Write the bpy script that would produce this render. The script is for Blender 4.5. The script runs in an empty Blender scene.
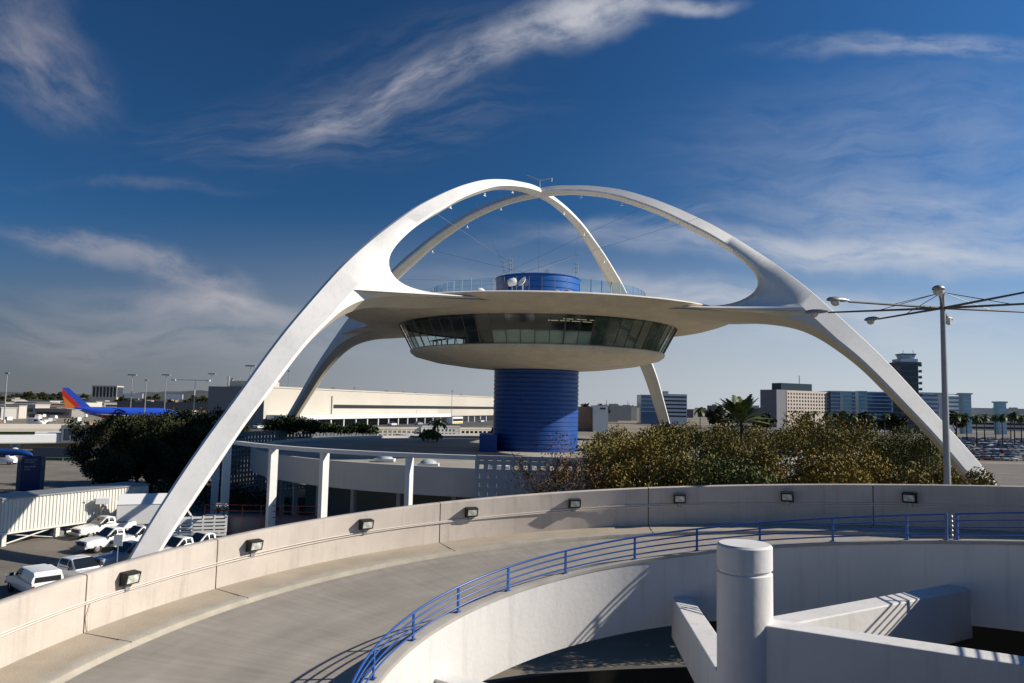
import bpy, bmesh, math, random
from mathutils import Vector, Matrix, geometry
random.seed(7)
C = bpy.context.scene.collection
S = bpy.context.scene
R = math.radians
PI = math.pi
E = 13.6                      # eye height above the ground
F = 760.0
PITCH = math.atan(63.5 / F); ROLL = R(1.2)
cp, sp_ = math.cos(PITCH), math.sin(PITCH)

# ------------------------------------------------------------ camera
cam = bpy.data.cameras.new('camera'); co = bpy.data.objects.new('camera', cam); C.objects.link(co)
co.location = (0, 0, E); co.rotation_euler = (Matrix.Rotation(PI/2 + PITCH, 3, 'X') @ Matrix.Rotation(ROLL, 3, 'Z')).to_euler()
cam.lens = F / 1024 * 36; cam.sensor_width = 36; cam.clip_start = .1; cam.clip_end = 60000
S.camera = co

# ------------------------------------------------------------ light and sky
SUN_AZ, SUN_EL = -0.5, 30.5    # azimuth counted from +x towards +y
w = bpy.data.worlds.new('World'); S.world = w; w.use_nodes = True
nt = w.node_tree; nt.nodes.clear()
def N(t, **k):
    n = nt.nodes.new(t)
    for a, b in k.items(): setattr(n, a, b)
    return n
def setin(n, i, v):
    if hasattr(v, 'is_output'): nt.links.new(v, n.inputs[i])
    else: n.inputs[i].default_value = v
def M_(op, a, b=0.0, c=None, clamp=False):
    n = N('ShaderNodeMath', operation=op, use_clamp=clamp)
    setin(n, 0, a); setin(n, 1, b)
    if c is not None: setin(n, 2, c)
    return n.outputs[0]
def smooth(x, a, b, lo=0.0, hi=1.0):
    n = N('ShaderNodeMapRange', interpolation_type='SMOOTHSTEP')
    setin(n, 0, x); n.inputs[1].default_value = a; n.inputs[2].default_value = b
    n.inputs[3].default_value = lo; n.inputs[4].default_value = hi
    return n.outputs[0]
sky = N('ShaderNodeTexSky', sky_type='NISHITA', sun_disc=False)
sky.sun_elevation = R(SUN_EL); sky.sun_rotation = R(90 - SUN_AZ)
sky.air_density = 1.0; sky.dust_density = 0.6; sky.ozone_density = 3.0; sky.altitude = 30
hsv = N('ShaderNodeHueSaturation'); nt.links.new(sky.outputs[0], hsv.inputs['Color'])
tc = N('ShaderNodeTexCoord'); sx = N('ShaderNodeSeparateXYZ'); nt.links.new(tc.outputs['Generated'], sx.inputs[0])
dx, dy, dz = sx.outputs
dyc = M_('MAXIMUM', dy, 0.15)
u = M_('DIVIDE', dx, dyc); v = M_('DIVIDE', dz, dyc)
cv = N('ShaderNodeCombineXYZ'); setin(cv, 0, u); setin(cv, 1, v); uv = cv.outputs[0]
def unroll(px, py):
    c_, s_ = math.cos(ROLL), math.sin(ROLL)
    return 512+(px-512)*c_+(py-341.5)*s_, 341.5-(px-512)*s_+(py-341.5)*c_
def uvof(px, py):
    px, py = unroll(px, py)
    a = (341.5 - py) / F
    vv = (a*cp + sp_) / (cp - a*sp_)
    return (px - 512) / F * (cp + vv*sp_), vv
def noise(vec, scale, detail=6, rough=.55, dist=0.0):
    n = N('ShaderNodeTexNoise'); nt.links.new(vec, n.inputs['Vector'])
    n.inputs['Scale'].default_value = scale; n.inputs['Detail'].default_value = detail
    n.inputs['Roughness'].default_value = rough; n.inputs['Distortion'].default_value = dist
    return n.outputs[0]
def vadd(vec, add):
    n = N('ShaderNodeVectorMath', operation='ADD'); nt.links.new(vec, n.inputs[0])
    setin(n, 1, add); return n.outputs[0]
wn = N('ShaderNodeTexNoise'); nt.links.new(uv, wn.inputs['Vector']); wn.inputs['Scale'].default_value = 5; wn.inputs['Detail'].default_value = 5
wsub = N('ShaderNodeVectorMath', operation='SUBTRACT'); nt.links.new(wn.outputs['Color'], wsub.inputs[0]); wsub.inputs[1].default_value = (.5, .5, .5)
wsc = N('ShaderNodeVectorMath', operation='SCALE'); nt.links.new(wsub.outputs[0], wsc.inputs[0]); wsc.inputs['Scale'].default_value = .085
uvw = vadd(uv, wsc.outputs[0])
def cloud(px, py, hl, hw, ang, s, nstr=4.0, lo=.36, hi=.72, k=2.0, warp=True):
    u0, v0 = uvof(px, py)
    n1 = vadd(uvw if warp else uv, (-u0, -v0, 0))
    rot = N('ShaderNodeVectorRotate', rotation_type='Z_AXIS'); nt.links.new(n1, rot.inputs['Vector']); rot.inputs['Angle'].default_value = -R(ang)
    m = N('ShaderNodeMapping'); nt.links.new(rot.outputs[0], m.inputs['Vector']); m.inputs['Scale'].default_value = (F/hl, F/hw, 1)
    ln = N('ShaderNodeVectorMath', operation='LENGTH'); nt.links.new(m.outputs[0], ln.inputs[0])
    mask = smooth(ln.outputs['Value'], 0.15, 1.25, 1, 0)
    m2 = N('ShaderNodeMapping'); nt.links.new(rot.outputs[0], m2.inputs['Vector'])
    m2.inputs['Scale'].default_value = (1, nstr, 1); m2.inputs['Location'].default_value = (px*.013, py*.017, 0)
    nz = smooth(noise(m2.outputs[0], 9, 10, .6, .25), lo, hi)
    return M_('MULTIPLY', M_('MULTIPLY', mask, nz), s)
clouds = [
 cloud(470, 62, 205, 24, 24, .62, 3.0, .32, .75),
 cloud(420, 60, 200, 60, 22, .11, 4.0, .3, .75),
 cloud(585, 10, 105, 34, 18, .85, 2.0, .25, .65),
 cloud(360, 108, 110, 30, 24, .42, 4.0),
 cloud(335, 128, 60, 16, 28, .35, 2.0),
 cloud(690, 0, 60, 12, 3, .6, 2.0, .2, .6),
 cloud(330, 130, 230, 50, 8, .14, 6.0),
 cloud(38, 60, 110, 56, -38, .42, 2.5, .28, .7),
 cloud(10, 20, 90, 60, -10, .22, 2.0),
 cloud(95, 248, 110, 15, -12, .55, 3.0, .3, .62),
 cloud(200, 278, 80, 22, -14, .6, 2.0, .28, .62),
 cloud(190, 305, 190, 20, -4, .36, 3.0, .25, .7),
 cloud(140, 335, 330, 34, 0, .34, 5.0, .25, .65),
 cloud(230, 305, 110, 12, -5, .55, 3.0, .2, .6),
 cloud(140, 188, 130, 8, -3, .14, 3.0),
 cloud(930, 50, 180, 16, -2, .4, 4.0, .3, .7),
 cloud(850, 255, 330, 22, -3, .62, 5.0, .15, .65),
 cloud(960, 230, 260, 50, -3, .38, 4.0, .15, .7),
 cloud(930, 160, 320, 110, 4, .22, 4.0, .1, .8),
 cloud(720, 298, 320, 20, -2, .6, 5.0, .2, .7),
 cloud(860, 330, 300, 34, 0, .35, 4.0, .2, .7),
 cloud(620, 225, 180, 14, 12, .2, 4.0),
]
tot = clouds[0]
for c in clouds[1:]:
    tot = M_('ADD', tot, c)
tot = M_('MULTIPLY', M_('MINIMUM', tot, .92), smooth(dy, .05, .4))
# general thin cirrus for other directions
hz = smooth(v, -0.01, .27, 1, 0)                       # smog towards the horizon
tint = N('ShaderNodeMix', data_type='RGBA', blend_type='MULTIPLY'); tint.inputs[0].default_value = 1
nt.links.new(hsv.outputs[0], tint.inputs[6]); tint.inputs[7].default_value = (.245, .585, .92, 1)
gain = N('ShaderNodeVectorMath', operation='SCALE'); nt.links.new(tint.outputs[2], gain.inputs[0]); nt.links.new(smooth(u, -.35, .85, 1.0, 1.75), gain.inputs['Scale'])
mixh = N('ShaderNodeMix', data_type='RGBA')
side = smooth(u, -.75, .6)                           # brighter air towards the sun
hc = N('ShaderNodeMix', data_type='RGBA'); nt.links.new(side, hc.inputs[0]); hc.inputs[6].default_value = (3.05, 3.0, 3.35, 1); hc.inputs[7].default_value = (11.4, 12.0, 12.9, 1)
nt.links.new(M_('MULTIPLY', hz, .85), mixh.inputs[0]); nt.links.new(gain.outputs[0], mixh.inputs[6]); nt.links.new(hc.outputs[2], mixh.inputs[7])
cc = N('ShaderNodeMix', data_type='RGBA'); nt.links.new(side, cc.inputs[0]); cc.inputs[6].default_value = (7.0, 6.7, 7.3, 1); cc.inputs[7].default_value = (10.5, 11.0, 12.0, 1)
mixc = N('ShaderNodeMix', data_type='RGBA'); nt.links.new(tot, mixc.inputs[0]); nt.links.new(mixh.outputs[2], mixc.inputs[6]); nt.links.new(cc.outputs[2], mixc.inputs[7])
bg = N('ShaderNodeBackground'); bg.inputs['Strength'].default_value = .045; nt.links.new(mixc.outputs[2], bg.inputs['Color'])
wo = N('ShaderNodeOutputWorld'); nt.links.new(bg.outputs[0], wo.inputs['Surface'])

sl = bpy.data.lights.new('sun', 'SUN'); sl.energy = 5.0; sl.angle = R(.53); sl.color = (1, .92, .80)
so = bpy.data.objects.new('sun', sl); C.objects.link(so); so.location = (60, 0, 60)
sd = Vector((math.cos(R(SUN_EL))*math.cos(R(SUN_AZ)), math.cos(R(SUN_EL))*math.sin(R(SUN_AZ)), math.sin(R(SUN_EL))))
so.rotation_euler = sd.to_track_quat('Z', 'Y').to_euler()
S.view_settings.view_transform = 'Standard'; S.view_settings.look = 'None'; S.view_settings.gamma = 1
S.view_settings.use_curve_mapping = False; S.view_settings.exposure = 0.32
S.render.engine = 'CYCLES'

# ------------------------------------------------------------ materials
def mat(name, col, rough=.6, noise_amt=0.0, nscale=1.0, bump=0.0, bscale=20.0, metal=0.0, col2=None, stretch=(1, 1, 1), spec=None, island=0.0, coat=0.0, fac=(.35, .65), streak=0.0):
    m = bpy.data.materials.new(name); m.use_nodes = True
    t = m.node_tree; b = t.nodes['Principled BSDF']
    b.inputs['Roughness'].default_value = rough; b.inputs['Metallic'].default_value = metal
    if spec is not None: b.inputs['Specular IOR Level'].default_value = spec
    if coat: b.inputs['Coat Weight'].default_value = coat; b.inputs['Coat Roughness'].default_value = .08
    b.inputs['Base Color'].default_value = (*col, 1)
    if noise_amt or col2 or island or streak:
        tcn = t.nodes.new('ShaderNodeTexCoord'); mp = t.nodes.new('ShaderNodeMapping'); mp.inputs['Scale'].default_value = stretch
        t.links.new(tcn.outputs['Object'], mp.inputs['Vector'])
        nz = t.nodes.new('ShaderNodeTexNoise'); nz.inputs['Scale'].default_value = nscale; nz.inputs['Detail'].default_value = 8; nz.inputs['Roughness'].default_value = .6
        t.links.new(mp.outputs[0], nz.inputs['Vector'])
        mr = t.nodes.new('ShaderNodeMapRange'); mr.inputs[1].default_value = fac[0]; mr.inputs[2].default_value = fac[1]; t.links.new(nz.outputs[0], mr.inputs[0])
        f = mr.outputs[0]
        if island:
            g = t.nodes.new('ShaderNodeNewGeometry'); mx = t.nodes.new('ShaderNodeMix'); mx.inputs[0].default_value = island
            t.links.new(f, mx.inputs[2]); t.links.new(g.outputs['Random Per Island'], mx.inputs[3]); f = mx.outputs[0]
        mix = t.nodes.new('ShaderNodeMix'); mix.data_type = 'RGBA'
        c2 = col2 if col2 else tuple(max(0, c*(1-noise_amt)) for c in col)
        mix.inputs[6].default_value = (*c2, 1); mix.inputs[7].default_value = (*col, 1)
        t.links.new(f, mix.inputs[0]); out = mix.outputs[2]
        if streak:
            mp2 = t.nodes.new('ShaderNodeMapping'); mp2.inputs['Scale'].default_value = (2.2, 2.2, .22); t.links.new(tcn.outputs['Object'], mp2.inputs['Vector'])
            n2 = t.nodes.new('ShaderNodeTexNoise'); n2.inputs['Scale'].default_value = 1.6; n2.inputs['Detail'].default_value = 7; n2.inputs['Roughness'].default_value = .65
            t.links.new(mp2.outputs[0], n2.inputs['Vector'])
            r2 = t.nodes.new('ShaderNodeMapRange'); r2.inputs[1].default_value = .52; r2.inputs[2].default_value = .72; r2.inputs[3].default_value = 1; r2.inputs[4].default_value = 1-streak
            t.links.new(n2.outputs[0], r2.inputs[0])
            ml = t.nodes.new('ShaderNodeMix'); ml.data_type = 'RGBA'; ml.blend_type = 'MULTIPLY'; ml.inputs[0].default_value = 1
            cr = t.nodes.new('ShaderNodeCombineColor')
            for i in range(3): t.links.new(r2.outputs[0], cr.inputs[i])
            t.links.new(out, ml.inputs[6]); t.links.new(cr.outputs[0], ml.inputs[7]); out = ml.outputs[2]
        t.links.new(out, b.inputs['Base Color'])
    if bump:
        tcn2 = t.nodes.new('ShaderNodeTexCoord'); nb = t.nodes.new('ShaderNodeTexNoise'); nb.inputs['Scale'].default_value = bscale; nb.inputs['Detail'].default_value = 6
        t.links.new(tcn2.outputs['Object'], nb.inputs['Vector'])
        bp = t.nodes.new('ShaderNodeBump'); bp.inputs['Strength'].default_value = bump; bp.inputs['Distance'].default_value = .02
        t.links.new(nb.outputs[0], bp.inputs['Height']); t.links.new(bp.outputs[0], b.inputs['Normal'])
    return m
def glassmat(name, col, alpha, rough=.05):
    m = bpy.data.materials.new(name); m.use_nodes = True; t = m.node_tree; t.nodes.clear()
    o = t.nodes.new('ShaderNodeOutputMaterial'); g = t.nodes.new('ShaderNodeBsdfGlossy'); g.inputs['Roughness'].default_value = rough
    tr = t.nodes.new('ShaderNodeBsdfTransparent'); tr.inputs[0].default_value = (*col, 1)
    lw = t.nodes.new('ShaderNodeLayerWeight'); lw.inputs['Blend'].default_value = .5
    pw = t.nodes.new('ShaderNodeMath'); pw.operation = 'POWER'; t.links.new(lw.outputs['Facing'], pw.inputs[0]); pw.inputs[1].default_value = 4
    fr = t.nodes.new('ShaderNodeMath'); fr.operation = 'MULTIPLY_ADD'; t.links.new(pw.outputs[0], fr.inputs[0]); fr.inputs[1].default_value = .8; fr.inputs[2].default_value = alpha
    mx = t.nodes.new('ShaderNodeMixShader'); t.links.new(fr.outputs[0], mx.inputs[0]); t.links.new(tr.outputs[0], mx.inputs[1]); t.links.new(g.outputs[0], mx.inputs[2])
    t.links.new(mx.outputs[0], o.inputs[0]); return m
M = {}
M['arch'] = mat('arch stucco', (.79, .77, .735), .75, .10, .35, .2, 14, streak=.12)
M['archunder'] = mat('bounce-tinted arch underside', (.66, .59, .47), .78, .1, .4, .25, 12, streak=.06)  # tan copy of the arch stucco, with warm bounce light put into the colour
M['disc'] = mat('disc plaster', (.75, .65, .49), .8, .16, .5, .3, 9, streak=.16)
M['rooftop'] = mat('roof coating', (.75, .75, .74), .6, .1, .4)
M['blue'] = mat('blue cladding', (.012, .065, .28), .42, .15, .8, 0, col2=(.009, .05, .225))
M['bluetop'] = mat('blue drum paint', (.018, .10, .36), .45, .1, .8)
M['mullion'] = mat('dark window metal', (.085, .09, .08), .4)
M['glass'] = glassmat('tinted window glass', (.74, .82, .77), .09, .08)
M['clearglass'] = glassmat('clear balustrade glass', (.72, .86, .92), .06)
M['interior'] = mat('dark interior', (.15, .15, .135), .7)
M['blind'] = mat('pale window blind', (.52, .60, .53), .8, .1, 1.5)
M['blind_dark'] = mat('green grey blind', (.20, .235, .195), .8, .6, .9)
M['light'] = mat('lit ceiling lamp', (.9, .85, .7), .5)
_e = M['light'].node_tree.nodes['Principled BSDF']; _e.inputs['Emission Color'].default_value = (1, .85, .6, 1); _e.inputs['Emission Strength'].default_value = .3
M['parapet'] = mat('parapet concrete', (.58, .51, .44), .85, .16, .9, .22, 30, streak=.2)
M['deck'] = mat('ramp concrete', (.345, .30, .24), .85, 0, .8, .45, 28, col2=(.235, .205, .165), fac=(.3, .62))
def deckmat():
    m = mat('ramp concrete', (.37, .335, .285), .85, 0, .8, .0, 28, col2=(.29, .26, .22), fac=(.3, .65))
    t = m.node_tree; b = t.nodes['Principled BSDF']
    tcn = t.nodes.new('ShaderNodeTexCoord'); sub = t.nodes.new('ShaderNodeVectorMath'); sub.operation = 'SUBTRACT'; t.links.new(tcn.outputs['Object'], sub.inputs[0]); sub.inputs[1].default_value = (3.26, 10.66, 0)
    sep = t.nodes.new('ShaderNodeSeparateXYZ'); t.links.new(sub.outputs[0], sep.inputs[0])
    at2 = t.nodes.new('ShaderNodeMath'); at2.operation = 'ARCTAN2'; t.links.new(sep.outputs[1], at2.inputs[0]); t.links.new(sep.outputs[0], at2.inputs[1])
    ln = t.nodes.new('ShaderNodeVectorMath'); ln.operation = 'LENGTH'
    cxy = t.nodes.new('ShaderNodeCombineXYZ'); t.links.new(sep.outputs[0], cxy.inputs[0]); t.links.new(sep.outputs[1], cxy.inputs[1]); t.links.new(cxy.outputs[0], ln.inputs[0])
    def polar(ka, kr, scale, lo, hi, v0, v1):
        ma = t.nodes.new('ShaderNodeMath'); ma.operation = 'MULTIPLY'; t.links.new(at2.outputs[0], ma.inputs[0]); ma.inputs[1].default_value = ka
        mr_ = t.nodes.new('ShaderNodeMath'); mr_.operation = 'MULTIPLY'; t.links.new(ln.outputs['Value'], mr_.inputs[0]); mr_.inputs[1].default_value = kr
        cv_ = t.nodes.new('ShaderNodeCombineXYZ'); t.links.new(ma.outputs[0], cv_.inputs[0]); t.links.new(mr_.outputs[0], cv_.inputs[1])
        nz = t.nodes.new('ShaderNodeTexNoise'); nz.inputs['Scale'].default_value = scale; nz.inputs['Detail'].default_value = 5; t.links.new(cv_.outputs[0], nz.inputs['Vector'])
        r_ = t.nodes.new('ShaderNodeMapRange'); r_.inputs[1].default_value = lo; r_.inputs[2].default_value = hi; r_.inputs[3].default_value = v0; r_.inputs[4].default_value = v1; t.links.new(nz.outputs[0], r_.inputs[0]); return r_.outputs[0]
    a = polar(75, .35, 1, .3, .7, .9, 1.06); c = polar(1.2, 1.6, 1, .35, .7, 1.05, .86)
    pr = t.nodes.new('ShaderNodeMath'); pr.operation = 'MULTIPLY'; t.links.new(a, pr.inputs[0]); t.links.new(c, pr.inputs[1])
    src = b.inputs['Base Color'].links[0].from_socket
    sc = t.nodes.new('ShaderNodeVectorMath'); sc.operation = 'SCALE'; t.links.new(src, sc.inputs[0]); t.links.new(pr.outputs[0], sc.inputs['Scale']); t.links.new(sc.outputs[0], b.inputs['Base Color'])
    bp = t.nodes.new('ShaderNodeBump'); bp.inputs['Strength'].default_value = .5; bp.inputs['Distance'].default_value = .01; t.links.new(a, bp.inputs['Height']); t.links.new(bp.outputs[0], b.inputs['Normal'])
    return m
M['deck'] = deckmat()
M['curb'] = mat('curb concrete', (.42, .355, .27), .85, .18, 1.1, .4, 30)
M['curbedge'] = mat('curb edge concrete', (.41, .37, .30), .85, .22, 2.5, .4, 30)
M['drum'] = mat('white painted concrete', (.67, .655, .635), .7, .09, .6, .2, 12, streak=.15)
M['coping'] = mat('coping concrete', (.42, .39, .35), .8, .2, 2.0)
M['under'] = mat('shade-dark lower concrete', (.10, .095, .09), .9, .2, .5)  # dark tone carries the shade of the lower walls; walkway joints share it
M['railblue'] = mat('blue rail paint', (.016, .082, .32), .35, 0, 1, spec=.6)
M['black'] = mat('black housing', (.008, .008, .008), .6)
M['lens'] = mat('flood lens', (.72, .75, .68), .2, .6, 14)
M['armdark'] = mat('dark arm metal', (.09, .09, .09), .5)
M['conduit'] = mat('conduit', (.68, .62, .55), .5)
M['seal'] = mat('joint sealant', (.13, .08, .055), .8)
M['asphalt'] = mat('asphalt', (.16, .14, .12), .9, .3, .08, .3, 4)
M['lot'] = mat('parking lot surface', (.20, .175, .145), .9, .35, .15, .3, 4)
M['ground'] = mat('distant ground', (.25, .215, .16), .95, .35, .01)
M['roadside'] = mat('dark road concrete', (.07, .07, .07), .9, .2, .2)
M['stripe'] = mat('white road paint', (.7, .7, .68), .8)
M['white'] = mat('white paint', (.72, .72, .70), .5, .06, 2)
M['carwhite'] = mat('white car paint', (.80, .80, .78), .35, 0, 1, coat=.6)
M['cargrey'] = mat('grey blue car paint', (.22, .27, .36), .35, 0, 1, coat=.6)
M['carglass'] = mat('car glass', (.012, .015, .018), .06, spec=.7)
M['tyre'] = mat('tyre rubber', (.015, .015, .015), .85)
M['rim'] = mat('wheel metal', (.4, .4, .4), .35, metal=.7)
M['redlamp'] = mat('red lamp lens', (.35, .02, .01), .3)
M['yellow'] = mat('yellow paint', (.65, .42, .03), .5)
M['steel'] = mat('galvanised steel', (.33, .34, .35), .45, .15, 2, metal=.4)
M['greywall'] = mat('grey wall render', (.46, .46, .46), .8, .08, .3, streak=.08)
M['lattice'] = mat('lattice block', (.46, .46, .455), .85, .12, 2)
M['lattice_dark'] = mat('shade-dark lattice block', (.17, .18, .19), .85, .2, 2)  # darker copy of the lattice block, shade painted into its colour
M['roofgrey'] = mat('low roof felt', (.36, .34, .30), .9, .3, .2)
M['cream'] = mat('cream terminal wall', (.50, .455, .385), .85, .08, .05, streak=.08)
M['termgrey'] = mat('shaded terminal side wall', (.22, .225, .24), .85, .1, .05)  # grey stands in for the shade on the cream building's end
M['terminalglass'] = mat('terminal glass', (.03, .035, .04), .2)
M['leaf_dark'] = mat('dark foliage', (.055, .06, .02), .7, island=.6, nscale=.5, col2=(.012, .016, .007), spec=.2)
M['leaf_olive'] = mat('olive foliage', (.235, .185, .04), .7, island=.5, nscale=.3, col2=(.06, .055, .02), spec=.2)
M['leaf_green'] = mat('green foliage', (.12, .125, .03), .7, island=.5, nscale=.3, col2=(.03, .042, .014), spec=.2)
M['leaf_yellow'] = mat('yellowing foliage', (.28, .19, .035), .7, island=.5, nscale=.3, col2=(.09, .075, .02), spec=.2)
M['leaf_rust'] = mat('rust coloured foliage', (.18, .10, .032), .7, island=.6, nscale=.5, col2=(.07, .038, .014), spec=.2)
M['leaf_hedge'] = mat('hedge foliage', (.03, .052, .014), .7, island=.6, nscale=.8, col2=(.01, .018, .006), spec=.2)
M['leaf_palm'] = mat('palm frond', (.15, .19, .045), .55, island=.5, nscale=.8, col2=(.035, .055, .015))
M['bark'] = mat('bark', (.075, .055, .04), .95, .4, 4, .5, 12)
M['signblue'] = mat('sign blue', (.008, .02, .10), .4)
M['signgrey'] = mat('sign grey', (.09, .10, .13), .5)
M['bluepipe'] = mat('blue canopy paint', (.01, .06, .25), .35)
M['planeblue'] = mat('aircraft blue', (.03, .10, .62), .3, coat=.5)
M['planered'] = mat('aircraft red', (.62, .03, .02), .3, coat=.5)
M['planeorange'] = mat('aircraft orange', (.8, .22, .03), .3, coat=.5)
M['hotelcream'] = mat('hotel cream', (.60, .50, .42), .8, .05, .2)
M['hotelgrey'] = mat('shaded hotel side grey', (.20, .20, .22), .8)  # unlit side of the cream hotel, its shade painted as grey
M['darkglass'] = mat('dark tower glass', (.025, .035, .05), .15)
M['blueglass'] = mat('blue office glass', (.07, .15, .26), .12, spec=.7)
M['cyanglass'] = mat('pale cyan glass pylon', (.32, .52, .58), .2)
M['paleband'] = mat('pale floor band', (.62, .64, .66), .7)
M['clouddome'] = mat('weathered acrylic dome', (.42, .46, .50), .3)
M['green'] = mat('green fabric screen', (.02, .10, .06), .8)
M['corr'] = mat('white corrugated metal', (.70, .68, .62), .45, .1, .6, streak=.1)
M['red'] = mat('dull red', (.25, .05, .04), .7)
for i, c in enumerate([(.42, .40, .36), (.26, .24, .22), (.50, .46, .40), (.14, .13, .13), (.30, .20, .14)]): M['city%d' % i] = mat('city wall %d' % i, c, .85)
for i, c in enumerate([(.6, .6, .6), (.3, .31, .33), (.05, .05, .06), (.22, .03, .03), (.04, .07, .18), (.4, .37, .3)]): M['far%d' % i] = mat('far car paint %d' % i, c, .3, coat=.5)

# ------------------------------------------------------------ mesh helpers
def tag(o, label=None, cat=None, group=None, kind=None):
    if label: o['label'] = label
    if cat: o['category'] = cat
    if group: o['group'] = group
    if kind: o['kind'] = kind
    return o
def empty(name, loc=(0, 0, 0), rz=0):
    o = bpy.data.objects.new(name, None); C.objects.link(o); o.location = loc; o.rotation_euler = (0, 0, rz); o.empty_display_size = .3; return o
class MB:
    def __init__(s): s.v = []; s.f = []; s.m = []; s.mats = []
    def mi(s, m):
        if m is None: return 0
        if m not in s.mats: s.mats.append(m)
        return s.mats.index(m)
    def add(s, vs, fs, m=None):
        b = len(s.v); s.v += [tuple(q) for q in vs]; k = s.mi(m)
        for f in fs: s.f.append([b + i for i in f]); s.m.append(k)
    def box(s, x0, x1, y0, y1, z0, z1, m=None, mtx=None):
        vs = [Vector((x, y, z)) for z in (z0, z1) for y in (y0, y1) for x in (x0, x1)]
        if mtx: vs = [mtx @ q for q in vs]
        s.add(vs, [(0, 2, 3, 1), (4, 5, 7, 6), (0, 1, 5, 4), (2, 6, 7, 3), (0, 4, 6, 2), (1, 3, 7, 5)], m)
    def tube(s, pts, rad, n=8, m=None, cap=True):
        pts = [Vector(p) for p in pts]; rr = rad if isinstance(rad, (list, tuple)) else [rad]*len(pts)
        rings = []; prev = None
        for i, p in enumerate(pts):
            d = (pts[min(i+1, len(pts)-1)] - pts[max(i-1, 0)]).normalized()
            if prev is None: a = d.orthogonal().normalized()
            else:
                a = prev - d*prev.dot(d); a = a.normalized() if a.length > 1e-6 else d.orthogonal().normalized()
            prev = a; b = d.cross(a)
            rings.append([p + (a*math.cos(2*PI*k/n) + b*math.sin(2*PI*k/n))*rr[i] for k in range(n)])
        vs = [q for r_ in rings for q in r_]; fs = []
        for i in range(len(pts)-1):
            for k in range(n): fs.append((i*n+k, i*n+(k+1) % n, (i+1)*n+(k+1) % n, (i+1)*n+k))
        if cap: fs.append(tuple(range(n-1, -1, -1))); fs.append(tuple((len(pts)-1)*n+k for k in range(n)))
        s.add(vs, fs, m)
    def lathe(s, prof, n=64, m=None, c=(0, 0), a0=0, a1=2*PI):
        full = abs(a1-a0-2*PI) < 1e-6; k = n if full else n+1
        vs = []
        for j in range(k):
            a = a0 + (a1-a0)*j/n
            for r_, z in prof: vs.append((c[0]+r_*math.cos(a), c[1]+r_*math.sin(a), z))
        L = len(prof); fs = []
        for j in range(n):
            j2 = (j+1) % k
            for i in range(L-1): fs.append((j*L+i, j2*L+i, j2*L+i+1, j*L+i+1))
        s.add(vs, fs, m)
    def build(s, name, m=None, parent=None, smooth=None):
        me = bpy.data.meshes.new(name); me.from_pydata(s.v, [], s.f); me.validate(); me.update()
        if s.mats and m is None:
            for q in s.mats: me.materials.append(M[q])
            if len(me.polygons) == len(s.m): me.polygons.foreach_set('material_index', s.m)
        else: me.materials.append(M[m])
        bm = bmesh.new(); bm.from_mesh(me); bmesh.ops.recalc_face_normals(bm, faces=bm.faces)
        if smooth:
            for f_ in bm.faces: f_.smooth = True
            for e in bm.edges:
                if len(e.link_faces) == 2: e.smooth = e.calc_face_angle() < R(smooth)
        bm.to_mesh(me); bm.free()
        o = bpy.data.objects.new(name, me); C.objects.link(o)
        if parent: o.parent = parent
        return o
def bevel(o, w_=.03, n=2):
    b = o.modifiers.new('bevel', 'BEVEL'); b.width = w_; b.segments = n; b.limit_method = 'ANGLE'; b.angle_limit = R(35); return o
def copy_tree(o, parent=None):
    c = o.copy(); C.objects.link(c); c.parent = parent
    for ch in list(o.children): copy_tree(ch, c)
    return c
def at(px, y, z):
    """world point seen at pixel column px, y metres ahead, z metres above the eye"""
    c_, s_ = math.cos(ROLL), math.sin(ROLL)
    y2 = 341.5-F*(z*cp-y*sp_)/(y*cp+z*sp_)
    py = 341.5+(y2-341.5+(px-512)*s_)/c_
    x2, _ = unroll(px, py)
    return Vector(((x2-512)/F*(y*cp + z*sp_), y, E+z))
def gz(px, y, z=0):
    p = at(px, y, z-E); return Vector((p.x, p.y, z))
def gp(px, py, z=0):
    """point of the horizontal plane at height z seen at this pixel"""
    qx, qy = unroll(px, py); X = (qx-512)/F; Y = -(qy-341.5)/F
    d_ = Vector((X, cp-Y*sp_, sp_+Y*cp)); return Vector((0, 0, E))+d_*((z-E)/d_.z)
def drop(px, y, zr):
    p = at(px, y, zr); return Vector((p.x, p.y, 0))
def zrel(py, y, px=512):
    _, py = unroll(px, py)
    a = (341.5-py)/F
    return y*(a*cp+sp_)/(cp-a*sp_)
def col_of(x, y, z):
    dd = y*cp+z*sp_; xx = F*x/dd; yy = -F*(z*cp-y*sp_)/dd
    return 512+xx*math.cos(ROLL)-yy*math.sin(ROLL)

# ------------------------------------------------------------ ground
g = MB(); g.add([(-30000, -3000, 0), (30000, -3000, 0), (30000, 45000, 0), (-30000, 45000, 0)], [(0, 1, 2, 3)])
tag(g.build('ground', 'ground'), kind='structure')
LZ = 1.6
g = MB(); g.box(-190, -3, 18, 96, -.2, LZ)
tag(g.build('parking_lot', 'lot'), kind='structure')
g = MB(); g.add([(-260, 112, .006), (60, 112, .006), (60, 160, .006), (-260, 160, .006)], [(0, 1, 2, 3)])
tag(g.build('road', 'lot'), kind='structure')
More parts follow.
